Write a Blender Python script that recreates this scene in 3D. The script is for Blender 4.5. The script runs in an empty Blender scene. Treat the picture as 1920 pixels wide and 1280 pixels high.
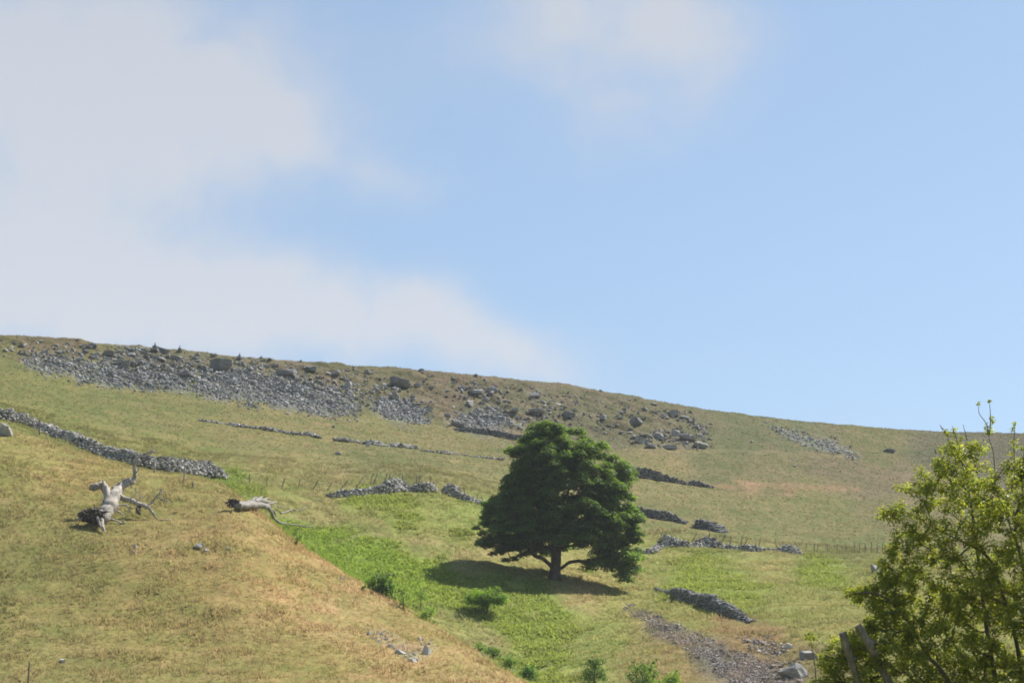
import bpy, math, random
import numpy as np
from mathutils import Vector, Matrix
rng = np.random.default_rng(7)
random.seed(7)
scene = bpy.context.scene
COL = scene.collection

# ------------------------------------------------------------------ camera
F = 5444.0                      # focal length in photograph pixels (1920 wide)
PITCH = math.radians(15.0)
CAMZ = 1.7
CP, SP = math.cos(PITCH), math.sin(PITCH)

def ray(px, py):
    """azimuth, tan(elevation) of a photograph pixel"""
    px = np.asarray(px, float); py = np.asarray(py, float)
    u = (px - 960) / F; v = (640 - py) / F
    y = CP - v * SP; z = SP + v * CP
    return np.arctan2(u, y), z / np.hypot(u, y)

def P(px, py, d):
    a, t = ray(px, py)
    return np.stack([d * np.sin(a), d * np.cos(a), CAMZ + d * t], -1)

def project(p):
    p = np.asarray(p, float)
    x, y, z = p[..., 0], p[..., 1], p[..., 2] - CAMZ
    fwd = y * CP + z * SP; up = -y * SP + z * CP
    fwd = np.maximum(fwd, 1e-3)
    return 960 + F * x / fwd, 640 - F * up / fwd

cam = bpy.data.cameras.new("camera"); camo = bpy.data.objects.new("camera", cam); COL.objects.link(camo)
cam.sensor_width = 36; cam.lens = 36 * F / 1920; cam.clip_start = 0.1; cam.clip_end = 8000
camo.location = (0, 0, CAMZ); camo.rotation_euler = (math.radians(90) + PITCH, 0, 0)
scene.camera = camo

# ------------------------------------------------------------------ noise
def vnoise(x, y, seed=0):
    xi = np.floor(x).astype(np.int64); yi = np.floor(y).astype(np.int64)
    fx = x - xi; fy = y - yi
    fx = fx * fx * fx * (fx * (fx * 6 - 15) + 10); fy = fy * fy * fy * (fy * (fy * 6 - 15) + 10)
    def h(i, j):
        n = (i * 374761393 + j * 668265263 + seed * 974711) & 0xffffffff
        n = ((n ^ (n >> 13)) * 1274126177) & 0xffffffff
        return ((n ^ (n >> 16)) & 0xffff) / 65535.0
    a = h(xi, yi); b = h(xi + 1, yi); c = h(xi, yi + 1); d = h(xi + 1, yi + 1)
    return (a * (1 - fx) + b * fx) * (1 - fy) + (c * (1 - fx) + d * fx) * fy
def fbm(x, y, seed=0, octv=4):
    s = 0; amp = 0.5; tot = 0
    for o in range(octv):
        s = s + amp * vnoise(x * 2 ** o, y * 2 ** o, seed + o * 17); tot += amp; amp *= 0.5
    return s / tot - 0.5

# ------------------------------------------------------------------ terrain
CURVES = [  # lines across the hillside: (px, py, distance)
 [(-300,1300,168),(0,1295,166),(600,1295,168),(900,1300,172),(1000,1335,172),(1300,1420,168),(1920,1440,160),(2300,1440,160)],
 [(-300,725,266),(0,796,256),(60,815,253),(100,830,251),(200,862,246),(300,886,240),(380,898,236),(430,915,233),(480,958,228),(560,1022,222),
  (690,1107,212),(800,1167,205),(880,1217,198),(960,1270,191),(1000,1298,188),(1100,1350,184),(1300,1390,180),(1920,1400,172),(2300,1400,172)],
 [(-300,727,276),(0,799,266),(200,867,256),(300,892,250),(400,906,246),(480,970,240),(560,1036,234),(690,1121,224),(800,1181,217),(880,1229,210),
  (960,1275,203),(1000,1292,200),(1100,1290,199),(1300,1288,194),(1500,1285,192),(1920,1280,188),(2300,1280,188)],
 [(-300,712,292),(0,772,286),(200,842,280),(420,892,276),(530,909,275),(620,924,275),(720,920,276),(800,913,278),(910,940,279),(1040,982,282),
  (1200,1033,285),(1250,1026,287),(1350,1026,290),(1490,1033,292),(1700,1034,298),(1920,1037,306),(2300,1040,312)],
 [(-300,680,322),(0,726,320),(200,765,322),(370,792,324),(600,821,325),(760,838,326),(950,860,330),(1170,890,335),(1290,906,340),(1450,916,345),
  (1700,926,360),(1920,932,378),(2300,938,395)],
 [(-300,640,342),(0,672,344),(100,700,345),(220,728,346),(360,738,349),(500,756,351),(680,781,355),(850,802,360),(1000,823,365),(1200,843,372),
  (1350,846,380),(1500,851,388),(1600,857,396),(1750,864,408),(1920,869,422),(2300,876,450)],
 [(-300,606,374),(0,632,378),(120,640,380),(290,655,384),(450,672,388),(600,684,391),(780,694,395),(900,708,399),(1050,722,405),(1150,738,409),
  (1250,757,413),(1330,774,417),(1400,782,424),(1500,793,436),(1580,803,448),(1700,815,470),(1800,822,490),(1920,829,515),(2300,840,560)],
]
CK = []
for c in CURVES:
    c = np.array(c, float); a, t = ray(c[:, 0], c[:, 1]); CK.append((a, t, c[:, 2]))
fine = np.linspace(-0.215, 0.215, 660)
coarse = np.linspace(0.215, math.pi, 34)[1:] 
AZ = np.concatenate([-coarse[::-1], fine, coarse])
DR = np.concatenate([[0.5], np.arange(3, 150, 3), np.arange(150, 470, 0.5), np.arange(470, 700, 3), np.arange(700, 3200, 60)])

def smooth_interp(a, xs, ys):
    o = np.zeros_like(a)
    k = np.array([-2, -1, 0, 1, 2]) * 0.0035; w = np.array([1, 3, 4, 3, 1.]) / 12
    for kk, ww in zip(k, w): o += ww * np.interp(a + kk, xs, ys)
    return o
def pchip_rows(X, Y, xq):
    """X,Y: (N,K) knots ; xq (M,) -> (N,M)"""
    h = np.diff(X, axis=1); s = np.diff(Y, axis=1) / h
    m = np.zeros_like(X)
    w1 = 2 * h[:, 1:] + h[:, :-1]; w2 = h[:, 1:] + 2 * h[:, :-1]
    s0, s1 = s[:, :-1], s[:, 1:]
    same = s0 * s1 > 0
    den = np.where(same, w1 / np.where(same, s0, 1) + w2 / np.where(same, s1, 1), 1)
    m[:, 1:-1] = np.where(same, (w1 + w2) / den, 0)
    m[:, 0] = s[:, 0]; m[:, -1] = s[:, -1]
    out = np.zeros((X.shape[0], len(xq)))
    for i in range(X.shape[0]):
        j = np.clip(np.searchsorted(X[i], xq) - 1, 0, X.shape[1] - 2)
        t = (xq - X[i, j]) / h[i, j]; t = np.clip(t, 0, 1.0)
        hh = h[i, j]
        out[i] = ((1 + 2 * t) * (1 - t) ** 2) * Y[i, j] + t * (1 - t) ** 2 * hh * m[i, j] + t * t * (3 - 2 * t) * Y[i, j + 1] + t * t * (t - 1) * hh * m[i, j + 1]
    return out

N = len(AZ)
KD = [np.full(N, 0.0), np.full(N, 20.0), np.full(N, 45.0)]; KH = [np.zeros(N), np.full(N, 2.3), np.full(N, 6.0)]
for (a, t, d) in CK:
    dd = smooth_interp(AZ, a, d); tt = smooth_interp(AZ, a, t)
    KD.append(dd); KH.append(CAMZ + dd * tt)
KD.append(KD[-1] + 150); KH.append(KH[-1] + 9)
KD.append(np.full(N, 3300.0)); KH.append(KH[-1] + 25)
KD = np.stack(KD, 1); KH = np.stack(KH, 1)
HG = pchip_rows(KD, KH, DR)
AA, DD = np.meshgrid(AZ, DR, indexing='ij')
XX, YY = DD * np.sin(AA), DD * np.cos(AA)
# the crag between the foot of the scree and the skyline is rugged, the rest is tussocky
dB = KD[:, 8][:, None]; dS = KD[:, 9][:, None]
fr = (DD - dB) / (dS - dB)
cragw = np.clip(fr * 5, 0, 1) * np.clip((1.0 - fr) * 3.2, 0, 1)
cragw = cragw * np.clip((0.075 - AA) / 0.03, 0.25, 1)
near = np.clip((DD - 20) / 60, 0, 1)
HG += near * 0.55 * fbm(XX / 17, YY / 17, 3) * (1 - 0.4 * cragw)
HG += near * 0.30 * fbm(XX / 3.3, YY / 3.3, 11)
HG += np.where(DD > 140, 0.16 * fbm(XX / 0.9, YY / 1.4, 23, 2), 0)
cr = fbm(XX / 9, YY / 4, 31)
HG += cragw * (2.6 * np.abs(cr) - 0.5) + cragw * 1.1 * fbm(XX / 2.6, YY / 1.6, 41)
# little soil steps on the green slope and spur
HG += np.where((DD > 150) & (DD < 345), 0.10 * np.sin(HG * 2.6 + 3 * fbm(XX / 14, YY / 14, 77)), 0)
# the dale falls away to both sides behind the viewer
fade = np.clip((np.abs(AA) - 0.45) / 0.9, 0, 1); fade = fade * fade * (3 - 2 * fade)
HG *= 1 - 0.9 * fade

def ground(x, y):
    x = np.asarray(x, float); y = np.asarray(y, float)
    a = np.arctan2(x, y); d = np.hypot(x, y)
    i = np.clip(np.searchsorted(AZ, a) - 1, 0, N - 2); j = np.clip(np.searchsorted(DR, d) - 1, 0, len(DR) - 2)
    ta = (a - AZ[i]) / (AZ[i + 1] - AZ[i]); td = (d - DR[j]) / (DR[j + 1] - DR[j])
    return (HG[i, j] * (1 - ta) + HG[i + 1, j] * ta) * (1 - td) + (HG[i, j + 1] * (1 - ta) + HG[i + 1, j + 1] * ta) * td

DQ = np.arange(150, 680, 0.2)
def hit(px, py, start=150):
    """first ground point beyond `start` metres along the sight line of a photo pixel"""
    px = np.atleast_1d(np.asarray(px, float)); py = np.atleast_1d(np.asarray(py, float))
    a, t = ray(px, py)
    out = np.full((len(px), 3), np.nan)
    dq = DQ[DQ >= start]
    for s in range(0, len(px), 400):
        aa = a[s:s + 400][:, None]; tt = t[s:s + 400][:, None]
        x = dq[None] * np.sin(aa); y = dq[None] * np.cos(aa)
        below = (CAMZ + dq[None] * tt) < ground(x, y)
        ok = below.any(1); k = below.argmax(1)
        r = np.arange(len(k))
        out[s:s + 400] = np.where(ok[:, None], np.stack([x[r, k], y[r, k], ground(x[r, k], y[r, k])], 1), np.nan)
    return out
def hit1(px, py, start=150):
    h = hit([px], [py], start)[0]
    q = py
    while np.isnan(h[0]) and q < py + 60:
        q += 1; h = hit([px], [q], start)[0]
    return h
def mpp(p):     # metres per photograph pixel at a point
    return math.hypot(p[0], p[1]) / F / math.cos(PITCH) * 1.0

# ------------------------------------------------------------------ ground colours (what grows there)
def lin(c):
    c = np.asarray(c, float) / 255
    return np.where(c <= 0.04045, c / 12.92, ((c + 0.055) / 1.055) ** 2.4)
SPL = [  # px, py, spread, colour of the sward
 (50,850,60,(156,144,86)),(150,900,55,(160,142,86)),(300,925,55,(150,138,80)),(60,980,60,(142,133,77)),(30,1080,80,(136,129,73)),(150,1100,80,(144,133,76)),
 (100,1230,70,(148,136,82)),(300,1010,55,(166,146,92)),(430,1000,35,(172,148,96)),(420,1080,65,(172,147,93)),(540,1100,45,(178,151,98)),(300,1150,65,(152,138,80)),
 (480,1180,55,(166,145,91)),(640,1165,45,(178,152,102)),(700,1235,45,(174,150,98)),(560,1250,55,(160,143,85)),(400,1260,55,(152,139,83)),(850,1258,35,(172,148,96)),
 (760,1178,28,(165,143,88)),(900,1262,28,(172,148,98)),(240,960,30,(146,138,78)),(0,900,40,(150,140,80)),(360,935,30,(150,138,80)),
 (600,1030,30,(132,152,58)),(700,1060,38,(134,154,58)),(800,1090,38,(136,154,58)),(545,995,22,(134,150,60)),(660,1085,20,(128,150,56)),(890,1110,35,(138,152,66)),
 (1000,1170,40,(142,154,68)),(1010,1235,40,(142,152,70)),(1100,1205,35,(148,150,76)),(1080,1265,35,(144,148,74)),(740,955,35,(142,150,68)),(850,965,35,(146,148,74)),(690,940,22,(140,150,64)),
 (480,925,25,(136,143,70)),(440,895,20,(122,138,60)),(600,960,24,(154,143,88)),(690,985,18,(148,140,80)),(800,1015,22,(152,144,84)),(880,1055,22,(158,146,92)),
 (930,1205,26,(156,144,92)),(860,1165,22,(150,146,82)),(530,935,25,(148,142,80)),(960,1040,30,(156,146,88)),
 (1100,1110,22,(162,146,92)),(1150,1090,25,(156,146,84)),(1230,1060,30,(148,147,76)),(1290,1090,28,(140,151,64)),(1400,1110,38,(142,150,68)),(1550,1080,35,(136,147,66)),(1450,1060,32,(158,148,88)),
 (1560,1160,45,(150,144,78)),(1180,1100,25,(154,146,82)),(1300,1160,25,(150,143,78)),(1250,1245,40,(154,134,84)),(1190,1225,30,(152,141,82)),(1430,1190,35,(148,122,82)),(1380,1172,22,(154,130,86)),
 (1330,1225,25,(128,116,104)),(1250,1180,16,(134,120,106)),(1420,1265,35,(138,122,108)),(1650,1120,60,(146,142,76)),(1480,1130,30,(148,146,76)),(1540,1230,30,(140,126,84)),
 (100,740,50,(130,128,68)),(300,775,50,(133,129,72)),(300,835,40,(137,132,72)),(150,700,25,(136,128,72)),(500,785,40,(142,132,79)),(500,855,45,(146,136,82)),(600,885,35,(148,137,86)),(750,870,50,(131,127,76)),
 (700,812,35,(141,132,80)),(850,835,35,(138,129,80)),(850,890,35,(139,131,80)),(1250,865,30,(144,131,84)),(1350,868,45,(124,119,75)),(1300,945,40,(139,131,80)),(1450,885,30,(136,124,82)),(1500,965,55,(133,128,76)),
 (1600,1005,45,(131,127,74)),(1400,916,12,(162,136,98)),(1480,917,14,(158,130,96)),(1560,915,14,(146,126,92)),(1650,912,40,(130,116,84)),(1560,868,30,(124,112,80)),(1200,900,40,(138,130,80)),(1700,960,60,(132,122,80)),
 (100,655,30,(128,112,82)),(300,690,30,(122,112,88)),(450,720,20,(118,114,108)),(520,740,25,(120,118,116)),(600,750,20,(122,119,116)),(200,705,20,(122,118,116)),(500,700,25,(128,116,86)),(640,715,25,(124,112,82)),(700,730,25,(122,114,80)),(850,735,35,(126,111,86)),
 (760,775,15,(120,117,112)),(910,790,18,(122,119,116)),(1000,765,35,(126,115,88)),(1150,790,35,(122,113,84)),(1290,790,30,(118,111,78)),(1270,825,25,(122,114,90)),(1400,820,35,(114,113,73)),(1500,822,30,(118,115,76)),(1530,832,12,(124,120,110)),(1650,832,30,(122,117,70)),(1760,842,35,(110,105,76)),(1880,845,40,(108,102,78)),
]
SP_ = np.array([(a, b, c) for a, b, c, _ in SPL], float); SC_ = np.array([lin(c) for *_, c in SPL])
ILLUM = 1.17
_ec = np.array(CURVES[1], float)
SPUR_S = (SP_[:, 1] > np.interp(SP_[:, 0], _ec[:, 0], _ec[:, 1])) & (SP_[:, 0] < 985)
def sward(px, py, use):
    SP_, SC_ = globals()['SP_'][use], globals()['SC_'][use]
    out = np.zeros(px.shape + (3,)); 
    fpx = px.ravel(); fpy = py.ravel(); res = np.zeros((len(fpx), 3))
    for s in range(0, len(fpx), 20000):
        qx = fpx[s:s + 20000][:, None]; qy = fpy[s:s + 20000][:, None]
        d2 = ((qx - SP_[:, 0]) ** 2 + (1.5 * (qy - SP_[:, 1])) ** 2) / (SP_[:, 2] ** 2)
        w = 1 / (1 + d2) ** 3 + 1e-9
        res[s:s + 20000] = (w @ SC_) / w.sum(1)[:, None]
    return res.reshape(out.shape) / ILLUM

VX, VY = project(np.stack([XX, YY, HG], -1))
def in_poly(px, py, poly):
    poly = np.asarray(poly, float); c = np.zeros(np.shape(px), bool); j = len(poly) - 1
    for i in range(len(poly)):
        xi, yi = poly[i]; xj, yj = poly[j]
        c ^= ((yi > py) != (yj > py)) & (px < (xj - xi) * (py - yi) / (yj - yi + 1e-9) + xi); j = i
    return c
SCREES = dict(
 left=[(40,666),(130,676),(200,688),(330,708),(368,735),(215,726),(120,708),(50,688)],
 broad=[(362,738),(380,712),(448,692),(486,700),(560,718),(630,742),(676,770),(668,783),(560,768),(470,755),(366,743)],
 small=[(700,762),(724,746),(768,754),(798,778),(806,797),(745,788),(701,773)],
 tree=[(842,794),(862,776),(920,768),(962,788),(985,804),(930,800),(850,797)],
 tongue=[(1430,796),(1475,803),(1530,818),(1610,850),(1596,856),(1540,844),(1480,822)],
 strip=[(1172,1136),(1200,1146),(1245,1160),(1340,1203),(1440,1250),(1490,1295),(1385,1295),(1330,1248),(1245,1190),(1190,1155)])
# mottle the map so that patch edges are ragged
VXn = VX + 60 * fbm(XX / 7, YY / 10, 51); VYn = VY + 34 * fbm(XX / 7, YY / 10, 52)
far = (np.abs(AA) > 0.5) | (DD < 120)
qx_ = VX + 60 * fbm(XX / 2.6, YY / 3.2, 151); qy_ = VY + 34 * fbm(XX / 2.6, YY / 3.2, 152)
STONY = {k: in_poly(qx_, qy_, p) & (np.abs(AA) < 0.2) & (DD > (150 if k == 'strip' else 330)) for k, p in SCREES.items()}
cx_, cy_ = np.clip(VXn, -150, 2100), np.clip(VYn, 560, 1400)
on_spur = ((DD < KD[:, 4][:, None] + 0.8) & (VX < 1010))[..., None]
GC = np.where(on_spur, sward(cx_, cy_, SPUR_S) * np.array([0.985, 0.96, 0.955]), sward(cx_, cy_, ~SPUR_S))
for poly_, c_ in (([(1335,907),(1450,903),(1610,912),(1610,921),(1450,918),(1335,915)], (170,136,102)), ([(1170,839),(1400,843),(1580,852),(1580,858),(1400,850),(1170,847)], (152,136,96)), ([(1640,908),(1720,905),(1720,925),(1640,920)], (128,108,84)), ([(560,1040),(700,990),(820,1008),(930,1042),(925,1052),(800,1020),(690,1003)], (156,144,92))):
    m_ = in_poly(VX + 22 * fbm(XX / 3, YY / 5, 161), VY + 7 * fbm(XX / 3, YY / 5, 162), poly_)[..., None] & ~on_spur
    GC = np.where(m_, GC * 0.55 + 0.45 * lin(c_) / ILLUM, GC)
m_ = in_poly(VX + 30 * fbm(XX / 1.6, YY / 2.2, 171), VY + 18 * fbm(XX / 1.6, YY / 2.2, 172), [(684,1178),(726,1178),(762,1204),(812,1198),(810,1230),(778,1243),(735,1222)])[..., None] & on_spur
GC = np.where(m_, GC * 0.55 + 0.45 * lin((186, 166, 136)) / ILLUM, GC)
GC[far] = lin((140, 134, 78)) / ILLUM
def desat(c, k):
    l = (c @ np.array([0.3, 0.6, 0.1]))[..., None]
    return c + (l - c) * k
GC = desat(GC, 0.06)
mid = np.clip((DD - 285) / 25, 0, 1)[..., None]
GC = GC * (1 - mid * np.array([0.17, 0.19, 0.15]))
gr_ = np.clip((GC[..., 1] / GC[..., 0] - 1.0) * 5, 0, 1)[..., None]
GC = GC * (1 + gr_ * np.array([0.20, 0.12, 0.18]))
for k, m_ in STONY.items():
    g_ = np.array([0.20, 0.165, 0.14]) if k == 'strip' else np.array([0.205, 0.19, 0.168])
    GC[m_] = GC[m_] * 0.4 + g_ * 0.6
def gcol(x, y):
    a = np.arctan2(x, y); d = np.hypot(x, y)
    i = np.clip(np.searchsorted(AZ, a), 0, N - 1); j = np.clip(np.searchsorted(DR, d), 0, len(DR) - 1)
    return GC[i, j]

# ------------------------------------------------------------------ mesh helpers
def mesh_obj(name, verts, faces, mat, parent=None, col=None, smooth=False):
    """faces: (n,k) int array, one face size"""
    verts = np.ascontiguousarray(verts, np.float32); faces = np.ascontiguousarray(faces, np.int32)
    me = bpy.data.meshes.new(name)
    n, k = faces.shape
    me.vertices.add(len(verts)); me.vertices.foreach_set("co", verts.ravel())
    me.loops.add(n * k); me.loops.foreach_set("vertex_index", faces.ravel())
    me.polygons.add(n); me.polygons.foreach_set("loop_start", np.arange(0, n * k, k, dtype=np.int32))
    me.polygons.foreach_set("loop_total", np.full(n, k, np.int32))
    me.polygons.foreach_set("use_smooth", np.full(n, smooth, bool))
    me.update(calc_edges=True)
    if col is not None:
        ca = me.color_attributes.new("tint", 'FLOAT_COLOR', 'POINT')
        c4 = np.ones((len(verts), 4), np.float32); c4[:, :3] = col
        ca.data.foreach_set("color", c4.ravel())
    me.materials.append(mat)
    o = bpy.data.objects.new(name, me); COL.objects.link(o)
    if parent is not None:
        o.parent = parent; o.matrix_parent_inverse = Matrix.Translation(-Vector(parent.location))
    return o
def tag(o, label=None, cat=None, group=None, kind=None):
    if label: o['label'] = label
    if cat: o['category'] = cat
    if group: o['group'] = group
    if kind: o['kind'] = kind
    return o
def thing(name, label, cat, loc, group=None):
    o = bpy.data.objects.new(name, None); COL.objects.link(o); o.location = Vector([float(v) for v in loc])
    o.empty_display_size = 0.2
    return tag(o, label, cat, group)

class MB:
    def __init__(s): s.v = []; s.f = []; s.c = []; s.n = 0
    def add(s, v, f, c=None):
        v = np.asarray(v, float); f = np.asarray(f, np.int64)
        s.v.append(v); s.f.append(f + s.n); s.n += len(v)
        if c is not None: s.c.append(np.broadcast_to(c, (len(v), 3)))
    def tube(s, pts, rad, sides=7, rough=0.0, c=None):
        pts = np.asarray(pts, float); n = len(pts); rad = np.broadcast_to(np.asarray(rad, float), (n,))
        tn = np.gradient(pts, axis=0); tn /= np.linalg.norm(tn, axis=1)[:, None] + 1e-9
        ref = np.array([0, 0, 1.]) if abs(tn.mean(0)[2]) < 0.8 * np.linalg.norm(tn.mean(0)) else np.array([1., 0, 0])
        u = np.cross(tn, ref); u /= np.linalg.norm(u, axis=1)[:, None] + 1e-9
        w = np.cross(tn, u)
        th = np.arange(sides) / sides * 2 * math.pi
        rr = rad[:, None] * (1 + rough * (0.5 * rng.normal(size=(n, sides)) + 1.1 * rng.normal(size=(1, sides))))
        v = pts[:, None] + rr[..., None] * (np.cos(th)[None, :, None] * u[:, None] + np.sin(th)[None, :, None] * w[:, None])
        v = v.reshape(-1, 3)
        f = []
        for i in range(n - 1):
            for j in range(sides):
                a = i * sides + j; b = i * sides + (j + 1) % sides
                f += [(a, b, b + sides), (a, b + sides, a + sides)]
        c0 = len(v); v = np.vstack([v, pts[0], pts[-1]])
        for j in range(sides):
            f.append((c0, (j + 1) % sides, j)); k = (n - 1) * sides
            f.append((c0 + 1, k + j, k + (j + 1) % sides))
        s.add(v, f, c)
    def build(s, name, mat, parent=None, smooth=False):
        return mesh_obj(name, np.vstack(s.v), np.vstack(s.f), mat, parent, np.vstack(s.c) if s.c else None, smooth)
def smoothpath(pts, sub=4):
    pts = np.asarray(pts, float); n = len(pts)
    if n < 3: 
        t = np.linspace(0, 1, sub + 1)[:, None]; return pts[0] * (1 - t) + pts[-1] * t
    ext = np.vstack([2 * pts[0] - pts[1], pts, 2 * pts[-1] - pts[-2]])
    out = []
    for i in range(n - 1):
        p0, p1, p2, p3 = ext[i:i + 4]
        for t in np.arange(sub) / sub:
            out.append(0.5 * (2 * p1 + (p2 - p0) * t + (2 * p0 - 5 * p1 + 4 * p2 - p3) * t * t + (3 * p1 - p0 - 3 * p2 + p3) * t ** 3))
    out.append(pts[-1]); return np.array(out)

# ------------------------------------------------------------------ materials
def newmat(name):
    m = bpy.data.materials.new(name); m.use_nodes = True
    nt = m.node_tree; nt.nodes.clear()
    return m, nt, nt.nodes, nt.links
def node(nt, typ, **kw):
    n = nt.nodes.new(typ)
    for k, v in kw.items():
        if k in n.inputs: n.inputs[k].default_value = v
        else: setattr(n, k, v)
    return n
def mixc(nt, blend, fac, a, b):
    n = nt.nodes.new('ShaderNodeMix'); n.data_type = 'RGBA'; n.blend_type = blend
    for i, v in ((0, fac), (6, a), (7, b)):
        if hasattr(v, 'links'): nt.links.new(v, n.inputs[i])
        elif i: n.inputs[i].default_value = (*v, 1)
        else: n.inputs[i].default_value = v
    return n.outputs[2]
def noise_fac(nt, vec, scale, detail=4, rough=0.6, lo=0.3, hi=0.7):
    n = node(nt, 'ShaderNodeTexNoise', Scale=scale, Detail=detail, Roughness=rough); nt.links.new(vec, n.inputs['Vector'])
    r = nt.nodes.new('ShaderNodeMapRange'); nt.links.new(n.outputs[0], r.inputs[0]); r.inputs[1].default_value = lo; r.inputs[2].default_value = hi
    return r.outputs[0]
def coords(nt, sc=(1, 1, 1)):
    g = nt.nodes.new('ShaderNodeNewGeometry'); m = nt.nodes.new('ShaderNodeMapping'); m.inputs['Scale'].default_value = sc
    nt.links.new(g.outputs['Position'], m.inputs[0]); return m.outputs[0]

def ground_material():
    m, nt, ns, ls = newmat("hill_sward")
    at = node(nt, 'ShaderNodeAttribute', attribute_name='tint')
    v = coords(nt, (1, 0.45, 1))
    c = at.outputs['Color']
    f1 = noise_fac(nt, v, 0.55, 6, 0.65, 0.38, 0.66)
    f2 = noise_fac(nt, v, 2.6, 4, 0.7, 0.40, 0.64)
    f3 = noise_fac(nt, v, 0.16, 5, 0.6, 0.40, 0.62)
    g = mixc(nt, 'MULTIPLY', 1.0, c, (0.80, 0.92, 0.72))      # greener blades
    t = mixc(nt, 'MULTIPLY', 1.0, c, (1.16, 1.04, 1.12))      # bleached straw
    c = mixc(nt, 'MIX', f1, g, t)
    c = mixc(nt, 'MULTIPLY', f3, c, (0.76, 0.86, 0.74))
    d = mixc(nt, 'MULTIPLY', 1.0, c, (0.74, 0.74, 0.70))
    c = mixc(nt, 'MIX', f2, d, c)
    b = node(nt, 'ShaderNodeBsdfPrincipled', Roughness=0.95); b.inputs['Specular IOR Level'].default_value = 0.1
    ls.new(c, b.inputs['Base Color'])
    bn = node(nt, 'ShaderNodeTexNoise', Scale=2.2, Detail=5, Roughness=0.7); ls.new(v, bn.inputs['Vector'])
    bp = node(nt, 'ShaderNodeBump', Strength=0.8, Distance=0.18); ls.new(bn.outputs[0], bp.inputs['Height']); ls.new(bp.outputs[0], b.inputs['Normal'])
    o = ns.new('ShaderNodeOutputMaterial'); ls.new(b.outputs[0], o.inputs[0]); return m
def leaf_material(name, trans=0.35, rough=0.5, spec=0.3, tcol=(1.25, 1.25, 0.6)):
    m, nt, ns, ls = newmat(name)
    at = node(nt, 'ShaderNodeAttribute', attribute_name='tint')
    b = node(nt, 'ShaderNodeBsdfPrincipled', Roughness=rough); b.inputs['Specular IOR Level'].default_value = spec
    ls.new(at.outputs['Color'], b.inputs['Base Color'])
    tr = ns.new('ShaderNodeBsdfTranslucent'); ls.new(mixc(nt, 'MULTIPLY', 1.0, at.outputs['Color'], tcol), tr.inputs[0])
    mx = ns.new('ShaderNodeMixShader'); mx.inputs[0].default_value = trans
    ls.new(b.outputs[0], mx.inputs[1]); ls.new(tr.outputs[0], mx.inputs[2])
    o = ns.new('ShaderNodeOutputMaterial'); ls.new(mx.outputs[0], o.inputs[0]); return m
def stone_material(name, base, pale, dark, sc=3.0, moss=None):
    m, nt, ns, ls = newmat(name)
    v = coords(nt)
    ge = ns.new('ShaderNodeNewGeometry')
    cr = ns.new('ShaderNodeValToRGB'); ls.new(ge.outputs['Random Per Island'], cr.inputs[0])
    cr.color_ramp.elements[0].color = (*dark, 1); cr.color_ramp.elements[1].color = (*pale, 1)
    e = cr.color_ramp.elements.new(0.5); e.color = (*base, 1)
    f = noise_fac(nt, v, sc, 5, 0.7, 0.35, 0.68)
    c = mixc(nt, 'MULTIPLY', f, cr.outputs[0], (0.62, 0.63, 0.64))
    f2 = noise_fac(nt, v, sc * 2.3, 3, 0.6, 0.58, 0.68)
    c = mixc(nt, 'MIX', f2, c, tuple(min(1, p * 1.15) for p in pale))
    if moss:
        f3 = noise_fac(nt, v, 0.9, 4, 0.7, 0.55, 0.68); c = mixc(nt, 'MIX', f3, c, moss)
    b = node(nt, 'ShaderNodeBsdfPrincipled', Roughness=0.9); b.inputs['Specular IOR Level'].default_value = 0.2
    ls.new(c, b.inputs['Base Color'])
    bn = node(nt, 'ShaderNodeTexNoise', Scale=sc * 2, Detail=6, Roughness=0.7); ls.new(v, bn.inputs['Vector'])
    bp = node(nt, 'ShaderNodeBump', Strength=0.6, Distance=0.06); ls.new(bn.outputs[0], bp.inputs['Height']); ls.new(bp.outputs[0], b.inputs['Normal'])
    o = ns.new('ShaderNodeOutputMaterial'); ls.new(b.outputs[0], o.inputs[0]); return m
def wood_material(name, base, dark, sc=6.0, stretch=(1, 1, 0.3)):
    m, nt, ns, ls = newmat(name)
    v = coords(nt, stretch)
    f = noise_fac(nt, v, sc, 6, 0.75, 0.36, 0.66)
    c = mixc(nt, 'MIX', f, dark, base)
    f2 = noise_fac(nt, coords(nt), 1.7, 3, 0.6, 0.45, 0.65)
    c = mixc(nt, 'MULTIPLY', f2, c, (0.78, 0.76, 0.72))
    b = node(nt, 'ShaderNodeBsdfPrincipled', Roughness=0.85); b.inputs['Specular IOR Level'].default_value = 0.25
    ls.new(c, b.inputs['Base Color'])
    bn = node(nt, 'ShaderNodeTexNoise', Scale=sc * 1.5, Detail=5, Roughness=0.7); ls.new(v, bn.inputs['Vector'])
    bp = node(nt, 'ShaderNodeBump', Strength=0.6, Distance=0.04); ls.new(bn.outputs[0], bp.inputs['Height']); ls.new(bp.outputs[0], b.inputs['Normal'])
    o = ns.new('ShaderNodeOutputMaterial'); ls.new(b.outputs[0], o.inputs[0]); return m

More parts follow.
